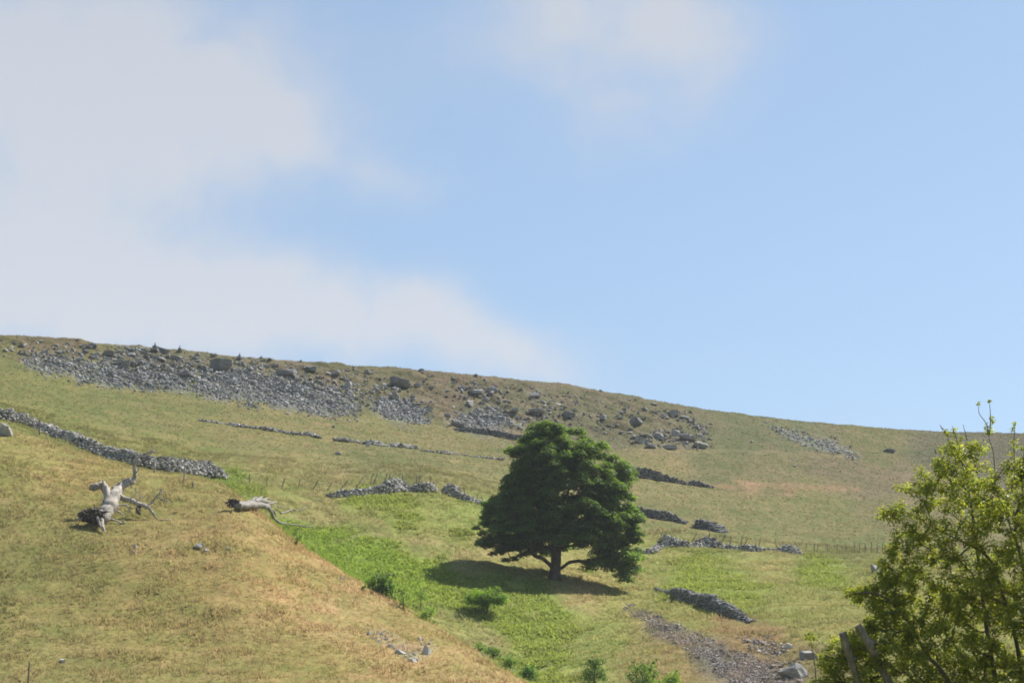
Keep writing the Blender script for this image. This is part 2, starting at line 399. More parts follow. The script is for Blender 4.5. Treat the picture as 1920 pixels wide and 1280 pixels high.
M_ground = ground_material()
M_grass = leaf_material("grass_blade", 0.50, 0.7, 0.15, (1.05, 1.05, 0.95))
M_leaf = leaf_material("tree_leaf", 0.58, 0.50, 0.25, (1.65, 1.70, 0.6))
M_bushleaf = leaf_material("bush_leaf", 0.62, 0.42, 0.45, (1.55, 1.5, 0.6))
M_scree = stone_material("grey_scree", (0.295, 0.29, 0.285), (0.42, 0.415, 0.405), (0.18, 0.177, 0.173), 1.6)
M_wall = stone_material("drystone", (0.41, 0.385, 0.35), (0.62, 0.595, 0.55), (0.17, 0.155, 0.145), 3.0)
M_rock = stone_material("crag_rock", (0.24, 0.235, 0.225), (0.36, 0.35, 0.335), (0.15, 0.15, 0.15), 1.2, (0.19, 0.17, 0.11))
M_shaderock = stone_material("shade_tinted_rock", (0.17, 0.168, 0.165), (0.22, 0.218, 0.21), (0.13, 0.13, 0.13), 1.2, (0.15, 0.14, 0.10))  # base colour lowered to stand in for shade on the boulder faces
M_pale = stone_material("pale_limestone", (0.44, 0.425, 0.40), (0.52, 0.50, 0.47), (0.34, 0.33, 0.31), 2.5)
M_path = stone_material("pinkish_scree", (0.33, 0.275, 0.235), (0.45, 0.40, 0.36), (0.19, 0.155, 0.135), 3.0)
M_dead = wood_material("bleached_deadwood", (0.50, 0.45, 0.39), (0.19, 0.165, 0.14), 5.0, (1.6, 0.35, 0.45))
M_deadgrey = wood_material("grey_deadwood", (0.36, 0.335, 0.30), (0.11, 0.10, 0.09), 6.0, (0.5, 1.4, 1.6))
M_root = wood_material("dark_root", (0.10, 0.075, 0.06), (0.03, 0.023, 0.02), 3.0, (1, 1, 1))
M_post = wood_material("weathered_post", (0.22, 0.19, 0.16), (0.10, 0.085, 0.07), 9.0)
M_palepost = wood_material("pale_post", (0.42, 0.39, 0.34), (0.24, 0.21, 0.18), 9.0)
M_bark = wood_material("grey_brown_bark", (0.12, 0.10, 0.08), (0.05, 0.04, 0.032), 3.0)
M_bushbark = wood_material("bush_bark", (0.21, 0.18, 0.145), (0.09, 0.075, 0.06), 14.0)
M_cut = wood_material("grey_lichened_stem", (0.36, 0.335, 0.29), (0.13, 0.115, 0.09), 11.0, (1, 1, 0.35))
m, nt, ns, ls = newmat("fence_wire"); b = node(nt, 'ShaderNodeBsdfPrincipled', Roughness=0.6, Metallic=0.6); b.inputs['Base Color'].default_value = (0.2, 0.19, 0.18, 1)
ls.new(b.outputs[0], ns.new('ShaderNodeOutputMaterial').inputs[0]); M_wire = m

# ------------------------------------------------------------------ hill sheet
nA, nD = N, len(DR)
idx = np.arange(nA * nD).reshape(nA, nD)
q = np.stack([idx[:-1, :-1], idx[1:, :-1], idx[1:, 1:], idx[:-1, 1:]], -1).reshape(-1, 4)[:, ::-1]
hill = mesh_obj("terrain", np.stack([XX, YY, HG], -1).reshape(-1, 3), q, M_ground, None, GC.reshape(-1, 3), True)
tag(hill, "sloping moorland hillside of straw and green grass below a rocky crag", "hillside", None, "structure")

# ------------------------------------------------------------------ grass tufts
def blades(base, hgt, wid, lean, colr, n_per):
    """base (N,3): each tuft n_per pointed blades (one triangle each)"""
    B = np.repeat(base, n_per, 0); n = len(B)
    hh = np.repeat(hgt, n_per) * rng.uniform(0.6, 1.15, n); ww = np.repeat(wid, n_per) * rng.uniform(0.6, 1.3, n)
    spread = np.repeat(hgt, n_per)[:, None] * rng.normal(size=(n, 2)) * 0.35
    B = B.copy(); B[:, :2] += spread
    B[:, 2] = ground(B[:, 0], B[:, 1]) - 0.03
    th = rng.uniform(0, math.pi, n); dx = np.cos(th) * ww / 2; dy = np.sin(th) * ww / 2
    ln = rng.normal(size=(n, 2)) * lean * hh[:, None]
    V = np.zeros((n, 3, 3))
    V[:, 0] = B + np.stack([dx, dy, 0 * dx], 1); V[:, 1] = B - np.stack([dx, dy, 0 * dx], 1)
    V[:, 2] = B + np.stack([ln[:, 0], ln[:, 1], hh], 1)
    C = np.repeat(colr, n_per, 0) * rng.uniform(0.8, 1.2, (n, 1))
    return V.reshape(-1, 3), np.arange(n * 3).reshape(-1, 3), np.repeat(C, 3, 0)
def scatter(n, d0, d1):
    a = rng.uniform(-0.195, 0.195, n); d = np.sqrt(rng.uniform(d0 * d0, d1 * d1, n))
    x, y = d * np.sin(a), d * np.cos(a); return np.stack([x, y, ground(x, y)], 1)
def tuft_col(p):
    c = gcol(p[:, 0], p[:, 1])
    k = fbm(p[:, 0] / 1.6, p[:, 1] / 2.6, 61, 3) * 3 + rng.normal(size=len(p)) * 0.35
    k = np.clip(k, -1, 1)[:, None]
    c = desat(c, 0.12); straw = c * np.array([1.16, 1.08, 1.16]); green = c * np.array([0.84, 0.95, 0.74])
    return np.where(k > 0, c + (straw - c) * k, c + (green - c) * (-k)) * 1.2
def not_stony(p):
    c = gcol(p[:, 0], p[:, 1]); return (c[:, 0] - c[:, 2]) / c.sum(1) > 0.13
g1 = scatter(150000, 150, 300); g1 = g1[not_stony(g1)]
h1 = rng.uniform(0.09, 0.29, len(g1)) * (0.5 + 1.0 * np.clip(fbm(g1[:, 0] / 2.2, g1[:, 1] / 2.2, 71, 2) * 1.6 + 0.5, 0, 1))
v1, f1, c1 = blades(g1, h1, h1 * 0.20 + 0.025, 0.6, tuft_col(g1), 6)
g2 = scatter(120000, 300, 540); g2 = g2[not_stony(g2)]
h2 = rng.uniform(0.07, 0.2, len(g2))
v2, f2, c2 = blades(g2, h2, h2 * 0.35 + 0.05, 0.5, tuft_col(g2), 4)
tag(mesh_obj("grass", np.vstack([v1, v2]), np.vstack([f1, f2 + len(v1)]), M_grass, None, np.vstack([c1, c2])),
    "rough tussocky straw and green grass covering the hillside", "grass", None, "stuff")
# bracken fronds where the slope is bright green
gb = scatter(190000, 195, 296); cb = gcol(gb[:, 0], gb[:, 1])
gm = (cb[:, 1] / cb[:, 0] > 1.06 - 0.25 * fbm(gb[:, 0] / 4, gb[:, 1] / 4, 81, 3)); gb = gb[gm]
px_, py_ = project(gb)
hb = rng.uniform(0.10, 0.30, len(gb))
vb, fb, cb = blades(gb, hb, hb * 0.55 + 0.05, 0.9, gcol(gb[:, 0], gb[:, 1]) * rng.uniform(0.75, 1.3, (len(gb), 1)) * np.array([0.92, 1.0, 0.82]), 5)
tag(mesh_obj("bracken", vb, fb, M_grass, None, cb), "bright green young bracken carpeting the damp hollow of the slope", "bracken", None, "stuff")

# ------------------------------------------------------------------ rocks
import bmesh
def ico(sub):
    bm = bmesh.new(); bmesh.ops.create_icosphere(bm, subdivisions=sub, radius=1)
    v = np.array([x.co[:] for x in bm.verts]); f = np.array([[y.index for y in x.verts] for x in bm.faces]); bm.free(); return v, f
I1, I2, I3 = ico(1), ico(2), ico(3)
def rockshape(base, ncut, seed, lo=0.45, hi=0.8, blocky=0.5):
    r = np.random.default_rng(seed); v, f = base; v = v.copy() * 1.15
    ns_ = r.normal(size=(ncut, 3))
    if blocky > 0: ns_ = np.vstack([ns_, np.array([[1, 0, 0], [-1, 0, 0], [0, 1, 0], [0, -1, 0], [0, 0, 1], [0, 0, -1]]) + r.normal(size=(6, 3)) * (0.35 * (1 - blocky) + 0.08)])
    for k in ns_:
        k = k / np.linalg.norm(k); c = r.uniform(lo, hi); d = v @ k
        v -= np.maximum(d - c, 0)[:, None] * k
    v += r.normal(size=v.shape) * 0.025
    return v / np.abs(v).max(0), f
SMALL = [rockshape(I1, 4, s, 0.5, 0.85, 0.6) for s in range(14)]
def rotmats(n, tilt=0.5):
    z = rng.uniform(0, 2 * math.pi, n); x = rng.normal(size=n) * tilt; y = rng.normal(size=n) * tilt
    cz, sz, cx, sx, cy, sy = np.cos(z), np.sin(z), np.cos(x), np.sin(x), np.cos(y), np.sin(y)
    Z = np.zeros((n, 3, 3)); Z[:, 0, 0] = cz; Z[:, 0, 1] = -sz; Z[:, 1, 0] = sz; Z[:, 1, 1] = cz; Z[:, 2, 2] = 1
    X = np.zeros((n, 3, 3)); X[:, 0, 0] = 1; X[:, 1, 1] = cx; X[:, 1, 2] = -sx; X[:, 2, 1] = sx; X[:, 2, 2] = cx
    Y = np.zeros((n, 3, 3)); Y[:, 1, 1] = 1; Y[:, 0, 0] = cy; Y[:, 0, 2] = sy; Y[:, 2, 0] = -sy; Y[:, 2, 2] = cy
    return X @ Y @ Z
def stones(pos, dims, tilt=0.5, rot=None):
    """many stones as arrays"""
    n = len(pos); R = rotmats(n, tilt) if rot is None else rot; V = []; Fc = []; off = 0
    pick = rng.integers(0, len(SMALL), n)
    for k, (sv, sf) in enumerate(SMALL):
        m_ = np.where(pick == k)[0]
        if not len(m_): continue
        v = sv[None] * dims[m_][:, None] ; v = np.einsum('nij,nkj->nki', R[m_], v) + pos[m_][:, None]
        f = sf[None] + (np.arange(len(m_)) * len(sv))[:, None, None] + off
        V.append(v.reshape(-1, 3)); Fc.append(f.reshape(-1, 3)); off += len(m_) * len(sv)
    return np.vstack(V), np.vstack(Fc)
def poly_points(poly, n, ragged=8):
    poly = np.asarray(poly, float); lo = poly.min(0) - ragged; hi = poly.max(0) + ragged
    p = rng.uniform(lo, hi, (n * 4, 2))
    qx = p[:, 0] + ragged * 2.4 * fbm(p[:, 0] / 22, p[:, 1] / 14, 91); qy = p[:, 1] + ragged * 2.4 * fbm(p[:, 0] / 22, p[:, 1] / 14, 92)
    p = p[in_poly(qx, qy, poly)][:n]; p = p + rng.normal(size=p.shape) * np.array([0.55, 0.30]) * ragged
    h = hit(p[:, 0], p[:, 1]); return h[~np.isnan(h[:, 0])]
def scree(name, label, cat, polys, mat, smin, smax, power=2.2, sink=0.15):
    pos = np.vstack([poly_points(pl, n, rg) for pl, n, rg in polys])
    n = len(pos); s = smin + (smax - smin) * rng.random(n) ** power
    dims = np.stack([s * rng.uniform(0.8, 1.4, n), s * rng.uniform(0.6, 1.0, n), s * rng.uniform(0.35, 0.75, n)], 1)
    pos = pos.copy(); pos[:, 2] += dims[:, 2] * (1 - 2 * sink) * 0.6
    v, f = stones(pos, dims, 0.45)
    return tag(mesh_obj(name, v, f, mat), label, cat, None, "stuff")
scree("scree", "grey boulder scree below the left end of the crag", "scree",
      [(SCREES['left'], 3400, 14)], M_scree, 0.05, 0.27, 4.0)
scree("scree", "broad grey boulder scree spreading below the big square block", "scree",
      [(SCREES['broad'], 6600, 15)], M_scree, 0.05, 0.27, 4.0)
scree("scree", "small fan of grey scree in the middle of the crag", "scree",
      [(SCREES['small'], 2200, 9)], M_scree, 0.05, 0.26, 4.2)
scree("scree", "grey scree resting on the dark wall above the big tree", "scree",
      [(SCREES['tree'], 1500, 12)], M_scree, 0.05, 0.27, 4.0)
scree("scree", "narrow tongue of pale grey scree right of the crag", "scree",
      [(SCREES['tongue'], 1500, 9)], M_scree, 0.05, 0.27, 4.0)
scree("rubble", "grey broken rock spread between the scree patches and the skyline", "stones",
      [([(120,655),(300,668),(480,690),(640,712),(760,735),(700,765),(560,730),(450,700),(380,725),(230,700),(110,680)], 2600, 16)], M_scree, 0.04, 0.36, 5.0)
scree("rubble", "brown tinged stones littering the turf of the crag", "stones",
      [([(0,640),(290,660),(460,676),(600,690),(700,694),(690,770),(500,745),(360,735),(215,725),(0,668)], 2600, 12),
       ([(700,694),(900,712),(1060,730),(1180,750),(1330,790),(1340,838),(1190,838),(1000,818),(850,798),(700,770)], 1400, 12),
       ([(1192,824),(1230,806),(1280,803),(1322,814),(1336,840),(1220,843)], 420, 5), ([(1290,785),(1330,800),(1335,815),(1300,808)], 90, 5), ([(985,735),(1080,740),(1090,790),(990,790)], 260, 8), ([(850,715),(960,725),(950,770),(860,765)], 260, 8), ([(1220,765),(1300,772),(1300,790),(1230,785)], 120, 5),
       ([(230,655),(330,670),(420,720),(360,735),(260,705)], 1100, 16)], M_rock, 0.05, 0.36, 4.5, 0.25)
scree("gravel", "strip of small pinkish grey stones running down the lower slope", "gravel",
      [([(1172,1136),(1200,1146),(1245,1160),(1340,1203),(1440,1250),(1490,1295),(1385,1295),(1330,1248),(1245,1190),(1190,1155)], 7500, 8)], M_path, 0.035, 0.15, 2.6, 0.2)
scree("gravel", "loose dark stones on the bare bank beside the bush", "gravel",
      [([(1385,1195),(1440,1196),(1475,1210),(1465,1240),(1420,1225)], 240, 6), ([(1440,1240),(1500,1230),(1510,1295),(1470,1295)], 120, 5)], M_path, 0.06, 0.25, 2.0, 0.2)

scree("pebbles", "scattering of small pale stones in the bare turf of the lower spur", "stones",
      [([(686,1180),(726,1180),(735,1215),(700,1200)], 45, 4), ([(735,1206),(778,1222),(785,1242),(740,1220)], 90, 4), ([(785,1200),(812,1200),(812,1225),(790,1228)], 30, 4)], M_pale, 0.04, 0.16, 2.0, 0.3)
# single boulders --------------------------------------------------
CRAGG = "boulders strewn over the crag"
def boulder(px, py, wpx, hpx, label, mat=None, group=None, seed=None, sub=I3, blocky=0.5, tilt=0.15, name="boulder", cat="boulder", start=150, depth=0.8):
    p = hit1(px, py + hpx * 0.45, start); m_ = mpp(p)
    w, h = wpx * m_ / 2, hpx * m_ / 2
    v, f = rockshape(sub, 6, seed if seed is not None else int(px * 7 + py), 0.5, 0.85, blocky)
    v = v * np.array([w, w * depth, h * 1.15])
    t = tilt * random.uniform(-1, 1) + 0.12; c, s = math.cos(t), math.sin(t)
    v = v @ np.array([[c, 0, -s], [0, 1, 0], [s, 0, c]])
    rz = random.uniform(-0.5, 0.5); c, s = math.cos(rz), math.sin(rz); v = v @ np.array([[c, s, 0], [-s, c, 0], [0, 0, 1]])
    v += np.array([0, 0, h * (0.3 if mat is M_pale or 'bank' in label else 0.62)])
    o = mesh_obj(name, v, f, mat or M_rock); o.location = Vector(p.tolist())
    return tag(o, label, cat, group)
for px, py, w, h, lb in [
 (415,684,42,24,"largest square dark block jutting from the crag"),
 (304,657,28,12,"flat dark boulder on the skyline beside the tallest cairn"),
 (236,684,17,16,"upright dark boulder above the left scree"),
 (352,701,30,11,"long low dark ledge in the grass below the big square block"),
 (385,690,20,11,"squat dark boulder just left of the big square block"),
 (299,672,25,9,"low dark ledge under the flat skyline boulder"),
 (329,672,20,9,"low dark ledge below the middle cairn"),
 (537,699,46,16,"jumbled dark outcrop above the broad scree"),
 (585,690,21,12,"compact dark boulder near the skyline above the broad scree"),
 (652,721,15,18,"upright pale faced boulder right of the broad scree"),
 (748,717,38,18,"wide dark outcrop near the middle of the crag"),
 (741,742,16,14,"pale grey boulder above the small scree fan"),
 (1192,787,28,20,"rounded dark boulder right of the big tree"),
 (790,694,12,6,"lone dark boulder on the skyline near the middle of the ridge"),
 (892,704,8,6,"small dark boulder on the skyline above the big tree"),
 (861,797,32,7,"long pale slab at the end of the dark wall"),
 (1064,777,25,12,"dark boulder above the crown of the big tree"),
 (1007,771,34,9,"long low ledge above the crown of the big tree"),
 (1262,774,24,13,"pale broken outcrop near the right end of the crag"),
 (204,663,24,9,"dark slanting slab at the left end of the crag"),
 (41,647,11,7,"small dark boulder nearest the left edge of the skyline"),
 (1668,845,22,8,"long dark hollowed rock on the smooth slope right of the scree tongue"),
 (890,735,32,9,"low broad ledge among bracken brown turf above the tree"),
]: boulder(px, py, w, h, lb, M_shaderock if 'dark' in lb else None, None, None, I3, 0.92)
for px, py, w, h, lb in [
 (1199,824,24,13,"leftmost boulder of the rock group right of the tree"),
 (1235,816,24,15,"tall boulder of the rock group right of the tree"),
 (1265,811,18,15,"pale topmost boulder of the rock group right of the tree"),
 (1288,820,34,12,"wide boulder of the rock group right of the tree"),
 (1220,836,24,9,"low front boulder of the rock group right of the tree"),
 (1255,838,30,8,"flat front slab of the rock group right of the tree"),
 (1312,834,30,12,"rightmost boulder of the rock group right of the tree")]:
    boulder(px, py, w, h, lb, None, "rock group right of the tree", None, I3, 0.6)
for px, py, w, h in [(76,640,12,5),(175,646,16,6),(225,678,14,10),(239,652,14,6),(266,653,12,5),(370,676,16,7),(370,664,12,6),(400,666,14,6),(85,662,16,8),(110,660,14,7),
 (691,699,18,8),(784,722,15,9),(810,726,9,7),(864,726,18,9),(922,730,22,10),(879,755,18,12),(911,748,13,12),(919,765,16,8),(805,767,15,11),(839,777,16,10),(945,784,14,11),
 (1002,741,26,10),(967,767,18,10),(1130,782,14,9),(1226,757,14,6),(1282,781,20,7),(470,690,14,8),(500,686,12,6),(615,700,12,6),(560,712,14,7),(668,700,10,6),(150,672,14,8),(180,664,16,8)]:
    boulder(px, py, w, h, "weathered grey boulder half sunk in the rough turf of the crag", None, CRAGG, None, I2, 0.5)
for px, py, w, h in [(213,667,15,6),(247,664,18,6),(629,699,20,9),(910,711,9,5),(1165,783,10,6),(1180,749,9,4),(1307,799,12,6),(700,735,8,6),(760,748,9,6),(850,716,8,5),(1320,810,10,6),(1410,828,6,4)]:
    boulder(px, py, w, h, "pale weathered stone lying on the turf of the crag", M_scree, "pale stones on the crag", None, I2, 0.5)
for px, py, w, h, lb, mt in [
 (635,850,12,6,"lone grey stone on the open slope above the leaning posts",M_rock),
 (1488,862,7,4,"upper of two white stones on the far right slope",M_pale),
 (1490,873,7,5,"lower of two white stones on the far right slope",M_pale),
 (372,1021,24,13,"grey slab lying in the straw grass below the fallen trees",M_pale),
 (386,1030,13,7,"small slab touching the lower end of the grey slab",M_pale),
 (428,1027,12,8,"small white stone right of the grey slab on the spur",M_pale),
 (252,1024,9,9,"upper small stone below the uprooted tree",M_pale),
 (253,1034,10,6,"lower small stone below the uprooted tree",M_pale),
 (640,1084,12,7,"pale stone on the edge of the spur",M_pale),
 (786,1196,8,12,"thin upright pale stone on the lower spur",M_pale),
 (800,1217,18,22,"largest pale stone of the spur outcrop",M_pale),
 (732,1209,12,8,"pale stone at the upper end of the spur outcrop",M_pale),
 (753,1222,24,10,"grey stone in the middle of the spur outcrop",M_pale),
 (772,1234,20,12,"grey stone at the lower end of the spur outcrop",M_pale),
 (691,1185,9,11,"small pale stone above the spur outcrop",M_pale),
 (717,1187,7,10,"narrow white stone above the spur outcrop",M_pale),
 (698,1110,9,8,"pale stone beneath the round leafy shrub",M_pale),
 (905,1227,9,5,"white stone below the low bushes on the spur edge",M_pale),
 (940,1246,8,6,"white stone at the foot of the spur edge",M_pale),
 (965,1258,26,9,"long pinkish slab at the bottom of the spur edge",M_pale),
 (973,1267,12,6,"white stone under the long pinkish slab",M_pale),
 (1188,1066,18,8,"pale stone below the drooping branch of the big tree",M_pale),
 (1480,1207,18,14,"pale boulder in the bank left of the bush",M_pale),
 (1488,1254,62,36,"broad grey rock below the dry bank left of the bush",M_rock),
 (1516,1224,40,26,"lichened rock on top of the bank left of the bush",M_rock),
 (1640,1065,17,17,"rounded grey boulder standing beside the bush",M_scree),
 (118,1237,14,8,"whitish stone near the lone post",M_pale),
 (8,805,30,26,"grey broken rock at the left edge below the long wall",M_scree),
 (690,832,9,9,"bare pale stone at a gap in the ruined wall",M_pale),
]: boulder(px, py, w, h, lb, mt, None, None, I3, 0.15 if 'bank' in lb else 0.5)

# cairns --------------------------------------------------
def cairn(px, py_top, py_base, wpx, label):
    p = hit1(px, py_base + 3); m_ = mpp(p); h = (py_base - py_top + 3) * m_; w = wpx * m_ / 2
    pos = []; dim = []; z = 0
    while z < h:
        k = z / h; r = w * (1 - 0.75 * k); n = max(1, int(7 * (1 - k)))
        for i in range(n):
            t = i / n * 6.283 + z * 9; rr = r * 0.55 if n > 1 else 0
            pos.append((rr * math.cos(t), rr * math.sin(t), z)); s = r * random.uniform(0.55, 0.75)
            dim.append((s, s * 0.8, 0.10))
        z += 0.13
    v, f = stones(np.array(pos), np.array(dim), 0.12)
    o = mesh_obj("cairn", v, f, M_rock); o.location = Vector(p.tolist())
    tag(o, label, "cairn", "cairns on the skyline")
cairn(290, 644, 656, 17, "tallest stone cairn standing on the skyline beside a dark boulder")
cairn(337, 647, 656, 9, "slim middle cairn of the three on the skyline")
cairn(449, 663, 671, 12, "small pointed cairn on the skyline above the big square block")

# ------------------------------------------------------------------ dry-stone walls
def wall(pts, label, mat=None, thick=0.55, batter=0.25, rubble=0.0, ruin=0.15, sl=0.34, start=150, seed=0, hmin=0.16):
    """pts: (px, py of the foot, height in px)"""
    pts = np.array(pts, float)
    base = np.array([hit1(a, b, start) for a, b, _ in pts]); hm = np.array([c * mpp(p) * 1.02 for (_, _, c), p in zip(pts, base)])
    seg = np.r_[0, np.cumsum(np.linalg.norm(np.diff(base[:, :2], axis=0), axis=1))]
    L = seg[-1]; pos = []; dim = []; dirs = []
    def at(s):
        x = np.interp(s, seg, base[:, 0]); y = np.interp(s, seg, base[:, 1]); return x, y
    def hgt(s): return max(hmin, np.interp(s, seg, hm) * (1 + ruin * 3 * float(fbm(np.array(s / 1.6 + seed * 9.1), np.array(seed * 3.3), 5, 3))))
    eps = 0.3
    z = 0.0; ch = sl * 0.45
    top = hm.max() * 1.3
    while z < top:
        for side in (-1, 0, 1):
            s = random.uniform(0, sl)
            while s < L:
                l = sl * random.uniform(0.55, 1.35)
                H = hgt(s)
                if z < H:
                    x0, y0 = at(max(0, s - eps)); x1, y1 = at(min(L, s + eps)); tx, ty = x1 - x0, y1 - y0; tl = math.hypot(tx, ty) + 1e-9; tx /= tl; ty /= tl
                    half = (thick / 2 + batter * (H - z)) * (1 if side else 0)
                    if side == 0 and z < H - 2 * ch: s += l; continue
                    x, y = at(s); off = side * half + random.gauss(0, 0.05)
                    x += -ty * off; y += tx * off
                    x2, y2 = at(s)
                    pos.append((x, y, float(ground(x2, y2)) - 0.1 + z + random.gauss(0, 0.03)))
                    dim.append((l * 0.56, thick * random.uniform(0.3, 0.5), ch * random.uniform(0.5, 0.85))); dirs.append(math.atan2(ty, tx) + random.gauss(0, 0.15))
                s += l
        z += ch
    nr = int(L * rubble)
    for i in range(nr):
        s = random.uniform(0, L); H = hgt(s); x0, y0 = at(max(0, s - eps)); x1, y1 = at(min(L, s + eps)); tx, ty = x1 - x0, y1 - y0; tl = math.hypot(tx, ty) + 1e-9
        off = random.gauss(0, 0.15 + (0.35 * batter + 0.15) * H) ; off += math.copysign(thick * 0.35, off)
        x, y = at(s); x += -ty / tl * off; y += tx / tl * off
        zz = max(0, H * 0.6 * (1 - abs(off) / (thick + H))) * random.random()
        pos.append((x, y, float(ground(x, y)) + 0.05 + zz)); k = sl * random.uniform(0.25, 0.6)
        dim.append((k, k * 0.75, k * 0.5)); dirs.append(random.uniform(0, 6.28))
    pos = np.array(pos); dim = np.array(dim); n = len(pos)
    R = rotmats(n, 0.16); cz, sz = np.cos(dirs), np.sin(dirs)
    # replace the random yaw by the wall's own direction
    Z = np.zeros((n, 3, 3)); Z[:, 0, 0] = cz; Z[:, 0, 1] = -sz; Z[:, 1, 0] = sz; Z[:, 1, 1] = cz; Z[:, 2, 2] = 1
    tx_ = rng.normal(size=n) * 0.18; X = np.zeros((n, 3, 3)); X[:, 0, 0] = np.cos(tx_); X[:, 0, 2] = np.sin(tx_); X[:, 2, 0] = -np.sin(tx_); X[:, 2, 2] = np.cos(tx_); X[:, 1, 1] = 1
    v, f = stones(pos, dim, rot=Z @ X)
    o0 = base[len(base) // 2]
    o = mesh_obj("stone_wall", v - o0, f, mat or M_wall); o.location = Vector(o0.tolist())
    return tag(o, label, "stone wall", None, "thing")
wall([(-60,768,18),(0,786,20),(45,797,22),(75,806,16),(100,818,22),(150,838,21),(200,856,22),(260,873,25),(320,884,27),(370,891,30),(392,893,28),(405,894,20),(420,895,5)],
     "long tumbledown grey stone wall behind the uprooted tree", None, 0.55, 0.55, 26, 0.10, 0.36, 210, 1)
wall([(372,787,2),(400,792,3),(430,796,2),(450,799,5),(475,802,1),(500,805,6),(528,809,2),(550,812,6),(580,816,7),(605,821,3)], "low ruined wall crossing the slope below the broad scree", None, 0.6, 0.8, 16, 0.7, 0.30, 280, 2, 0.03)
wall([(626,825,2),(650,826,4),(660,828,1),(670,829,5),(690,832,6),(705,834,8),(722,837,2)], "short broken stretch of wall between two gaps above the leaning posts", None, 0.6, 0.8, 16, 0.7, 0.30, 280, 3, 0.03)
wall([(738,836,5),(750,838,9),(765,839,7),(784,841,3)], "shortest remnant of ruined wall on the open slope left of the tree", None, 0.6, 0.8, 16, 0.5, 0.30, 280, 4, 0.03)
wall([(790,845,1),(830,849,3),(850,851,3),(880,855,1),(900,857,3),(945,862,4)], "faint line of wall footings leading towards the big tree", None, 0.5, 0.8, 12, 0.8, 0.28, 280, 5, 0.02)
wall([(853,806,5),(880,810,9),(910,814,10),(940,819,11),(995,827,11)], "dark wall at the foot of the scree just above the tree", M_rock, 0.6, 0.12, 4, 0.08, 0.36, 280, 6)
wall([(1150,878,15),(1172,886,16),(1190,892,17),(1230,899,15),(1262,904,11),(1284,907,5)], "upper dark stone wall descending right from the tree crown", M_rock, 0.6, 0.1, 3, 0.06, 0.34, 280, 7)
wall([(1291,908,6),(1302,909,9),(1315,911,8),(1337,914,2)], "short dark wall stub after a gap beyond the upper dark wall", M_rock, 0.6, 0.2, 5, 0.1, 0.34, 280, 8)
wall([(1172,958,12),(1195,965,15),(1220,970,17),(1245,974,18),(1268,978,14),(1290,981,3)], "lower dark stone wall ending beside the tree above the tumbled wall", M_rock, 0.6, 0.12, 4, 0.07, 0.34, 280, 9)
wall([(1306,986,8),(1315,989,16),(1328,992,18),(1342,995,15),(1352,997,9),(1360,999,2)], "isolated dark hump of wall standing alone right of the tree", M_rock, 0.8, 0.2, 5, 0.06, 0.34, 280, 10)
wall([(613,931,6),(640,931,12),(665,930,14),(690,928,17),(712,925,16),(725,922,20),(742,917,22),(757,915,12)], "grey tumbled wall under the leaning fence posts", None, 0.5, 0.45, 26, 0.2, 0.34, 240, 11)
wall([(774,917,6),(783,919,14),(797,920,17),(806,919,14),(814,919,3)], "small heap of walling between gaps in the fence line", None, 0.5, 0.45, 20, 0.15, 0.34, 240, 12)
wall([(836,922,8),(846,927,21),(858,932,20),(866,936,12),(885,942,13),(905,948,9),(925,953,4)], "stepped grey wall running into the left side of the tree", None, 0.5, 0.4, 22, 0.2, 0.34, 240, 13)
wall([(1200,1036,4),(1225,1034,7),(1236,1026,6),(1246,1024,22),(1262,1024,20),(1282,1026,16),(1297,1027,6),(1308,1026,14),(1322,1026,18),(1342,1028,18),(1354,1028,6),(1366,1030,12),(1388,1031,10),(1412,1033,13),(1440,1034,7),(1460,1035,10),(1478,1036,19),(1490,1037,17),(1497,1039,3)],
     "pale collapsed wall stretching right from the tree along the fence", None, 0.5, 0.45, 26, 0.25, 0.34, 240, 14)
wall([(1234,1104,2),(1256,1112,6),(1266,1118,16),(1280,1123,20),(1298,1129,20),(1318,1135,22),(1326,1138,28),(1345,1147,26),(1365,1154,22),(1382,1159,17),(1392,1161,8),(1412,1166,3)],
     "dark ruined wall above the strip of small stones", M_rock, 0.5, 0.06, 5, 0.12, 0.32, 200, 15)  # darker stone colour stands in for shade on the face turned from the sun

# ------------------------------------------------------------------ fences
def post_mesh(base, top, r):
    mb = MB(); b = np.array(base); t = np.array(top); d = t - b
    pts = [b - d / np.linalg.norm(d) * 0.25, b + d * 0.35 + rng.normal(size=3) * 0.012, b + d * 0.7 + rng.normal(size=3) * 0.012, t]
    mb.tube(pts, [r * 1.05, r, r * 0.98, r * 0.86], 7, 0.06); return mb
def fence(label, posts, r, start, wires=(0.55, 0.9), pale=()):
    ends = []
    for (tx, ty, bx, by) in posts:
        b = hit1(bx, by, start); d = math.hypot(b[0], b[1]); ends.append((b, P(tx, ty, d)))
    root = thing("fence", label, "fence", ends[len(ends) // 2][0])
    for i, (b, t) in enumerate(ends):
        o = post_mesh(b, t, r * random.uniform(0.85, 1.15)).build("post", M_palepost if i in pale else M_post, root)
        if i in pale: o['label'] = "bleached pale post"
    for k in wires:
        mb = MB(); pts = [b + (t - b) * k for b, t in ends]
        pp = []
        for p0, p1 in zip(pts[:-1], pts[1:]): pp += [p0, (p0 + p1) / 2 - np.array([0, 0, 0.03])]
        mb.tube(pp + [pts[-1]], 0.0022, 4); mb.build("wire", M_wire, root)
fence("sparse leaning stakes of a fence in front of the long wall", [(74,786,74,816),(154,819,159,839),(215,840,226,857),(290,860,290,886),(346,871,345,905),(361,903,362,915),(468,888,468,907)], 0.075, 200, (0.6,), (1, 2, 3, 4))
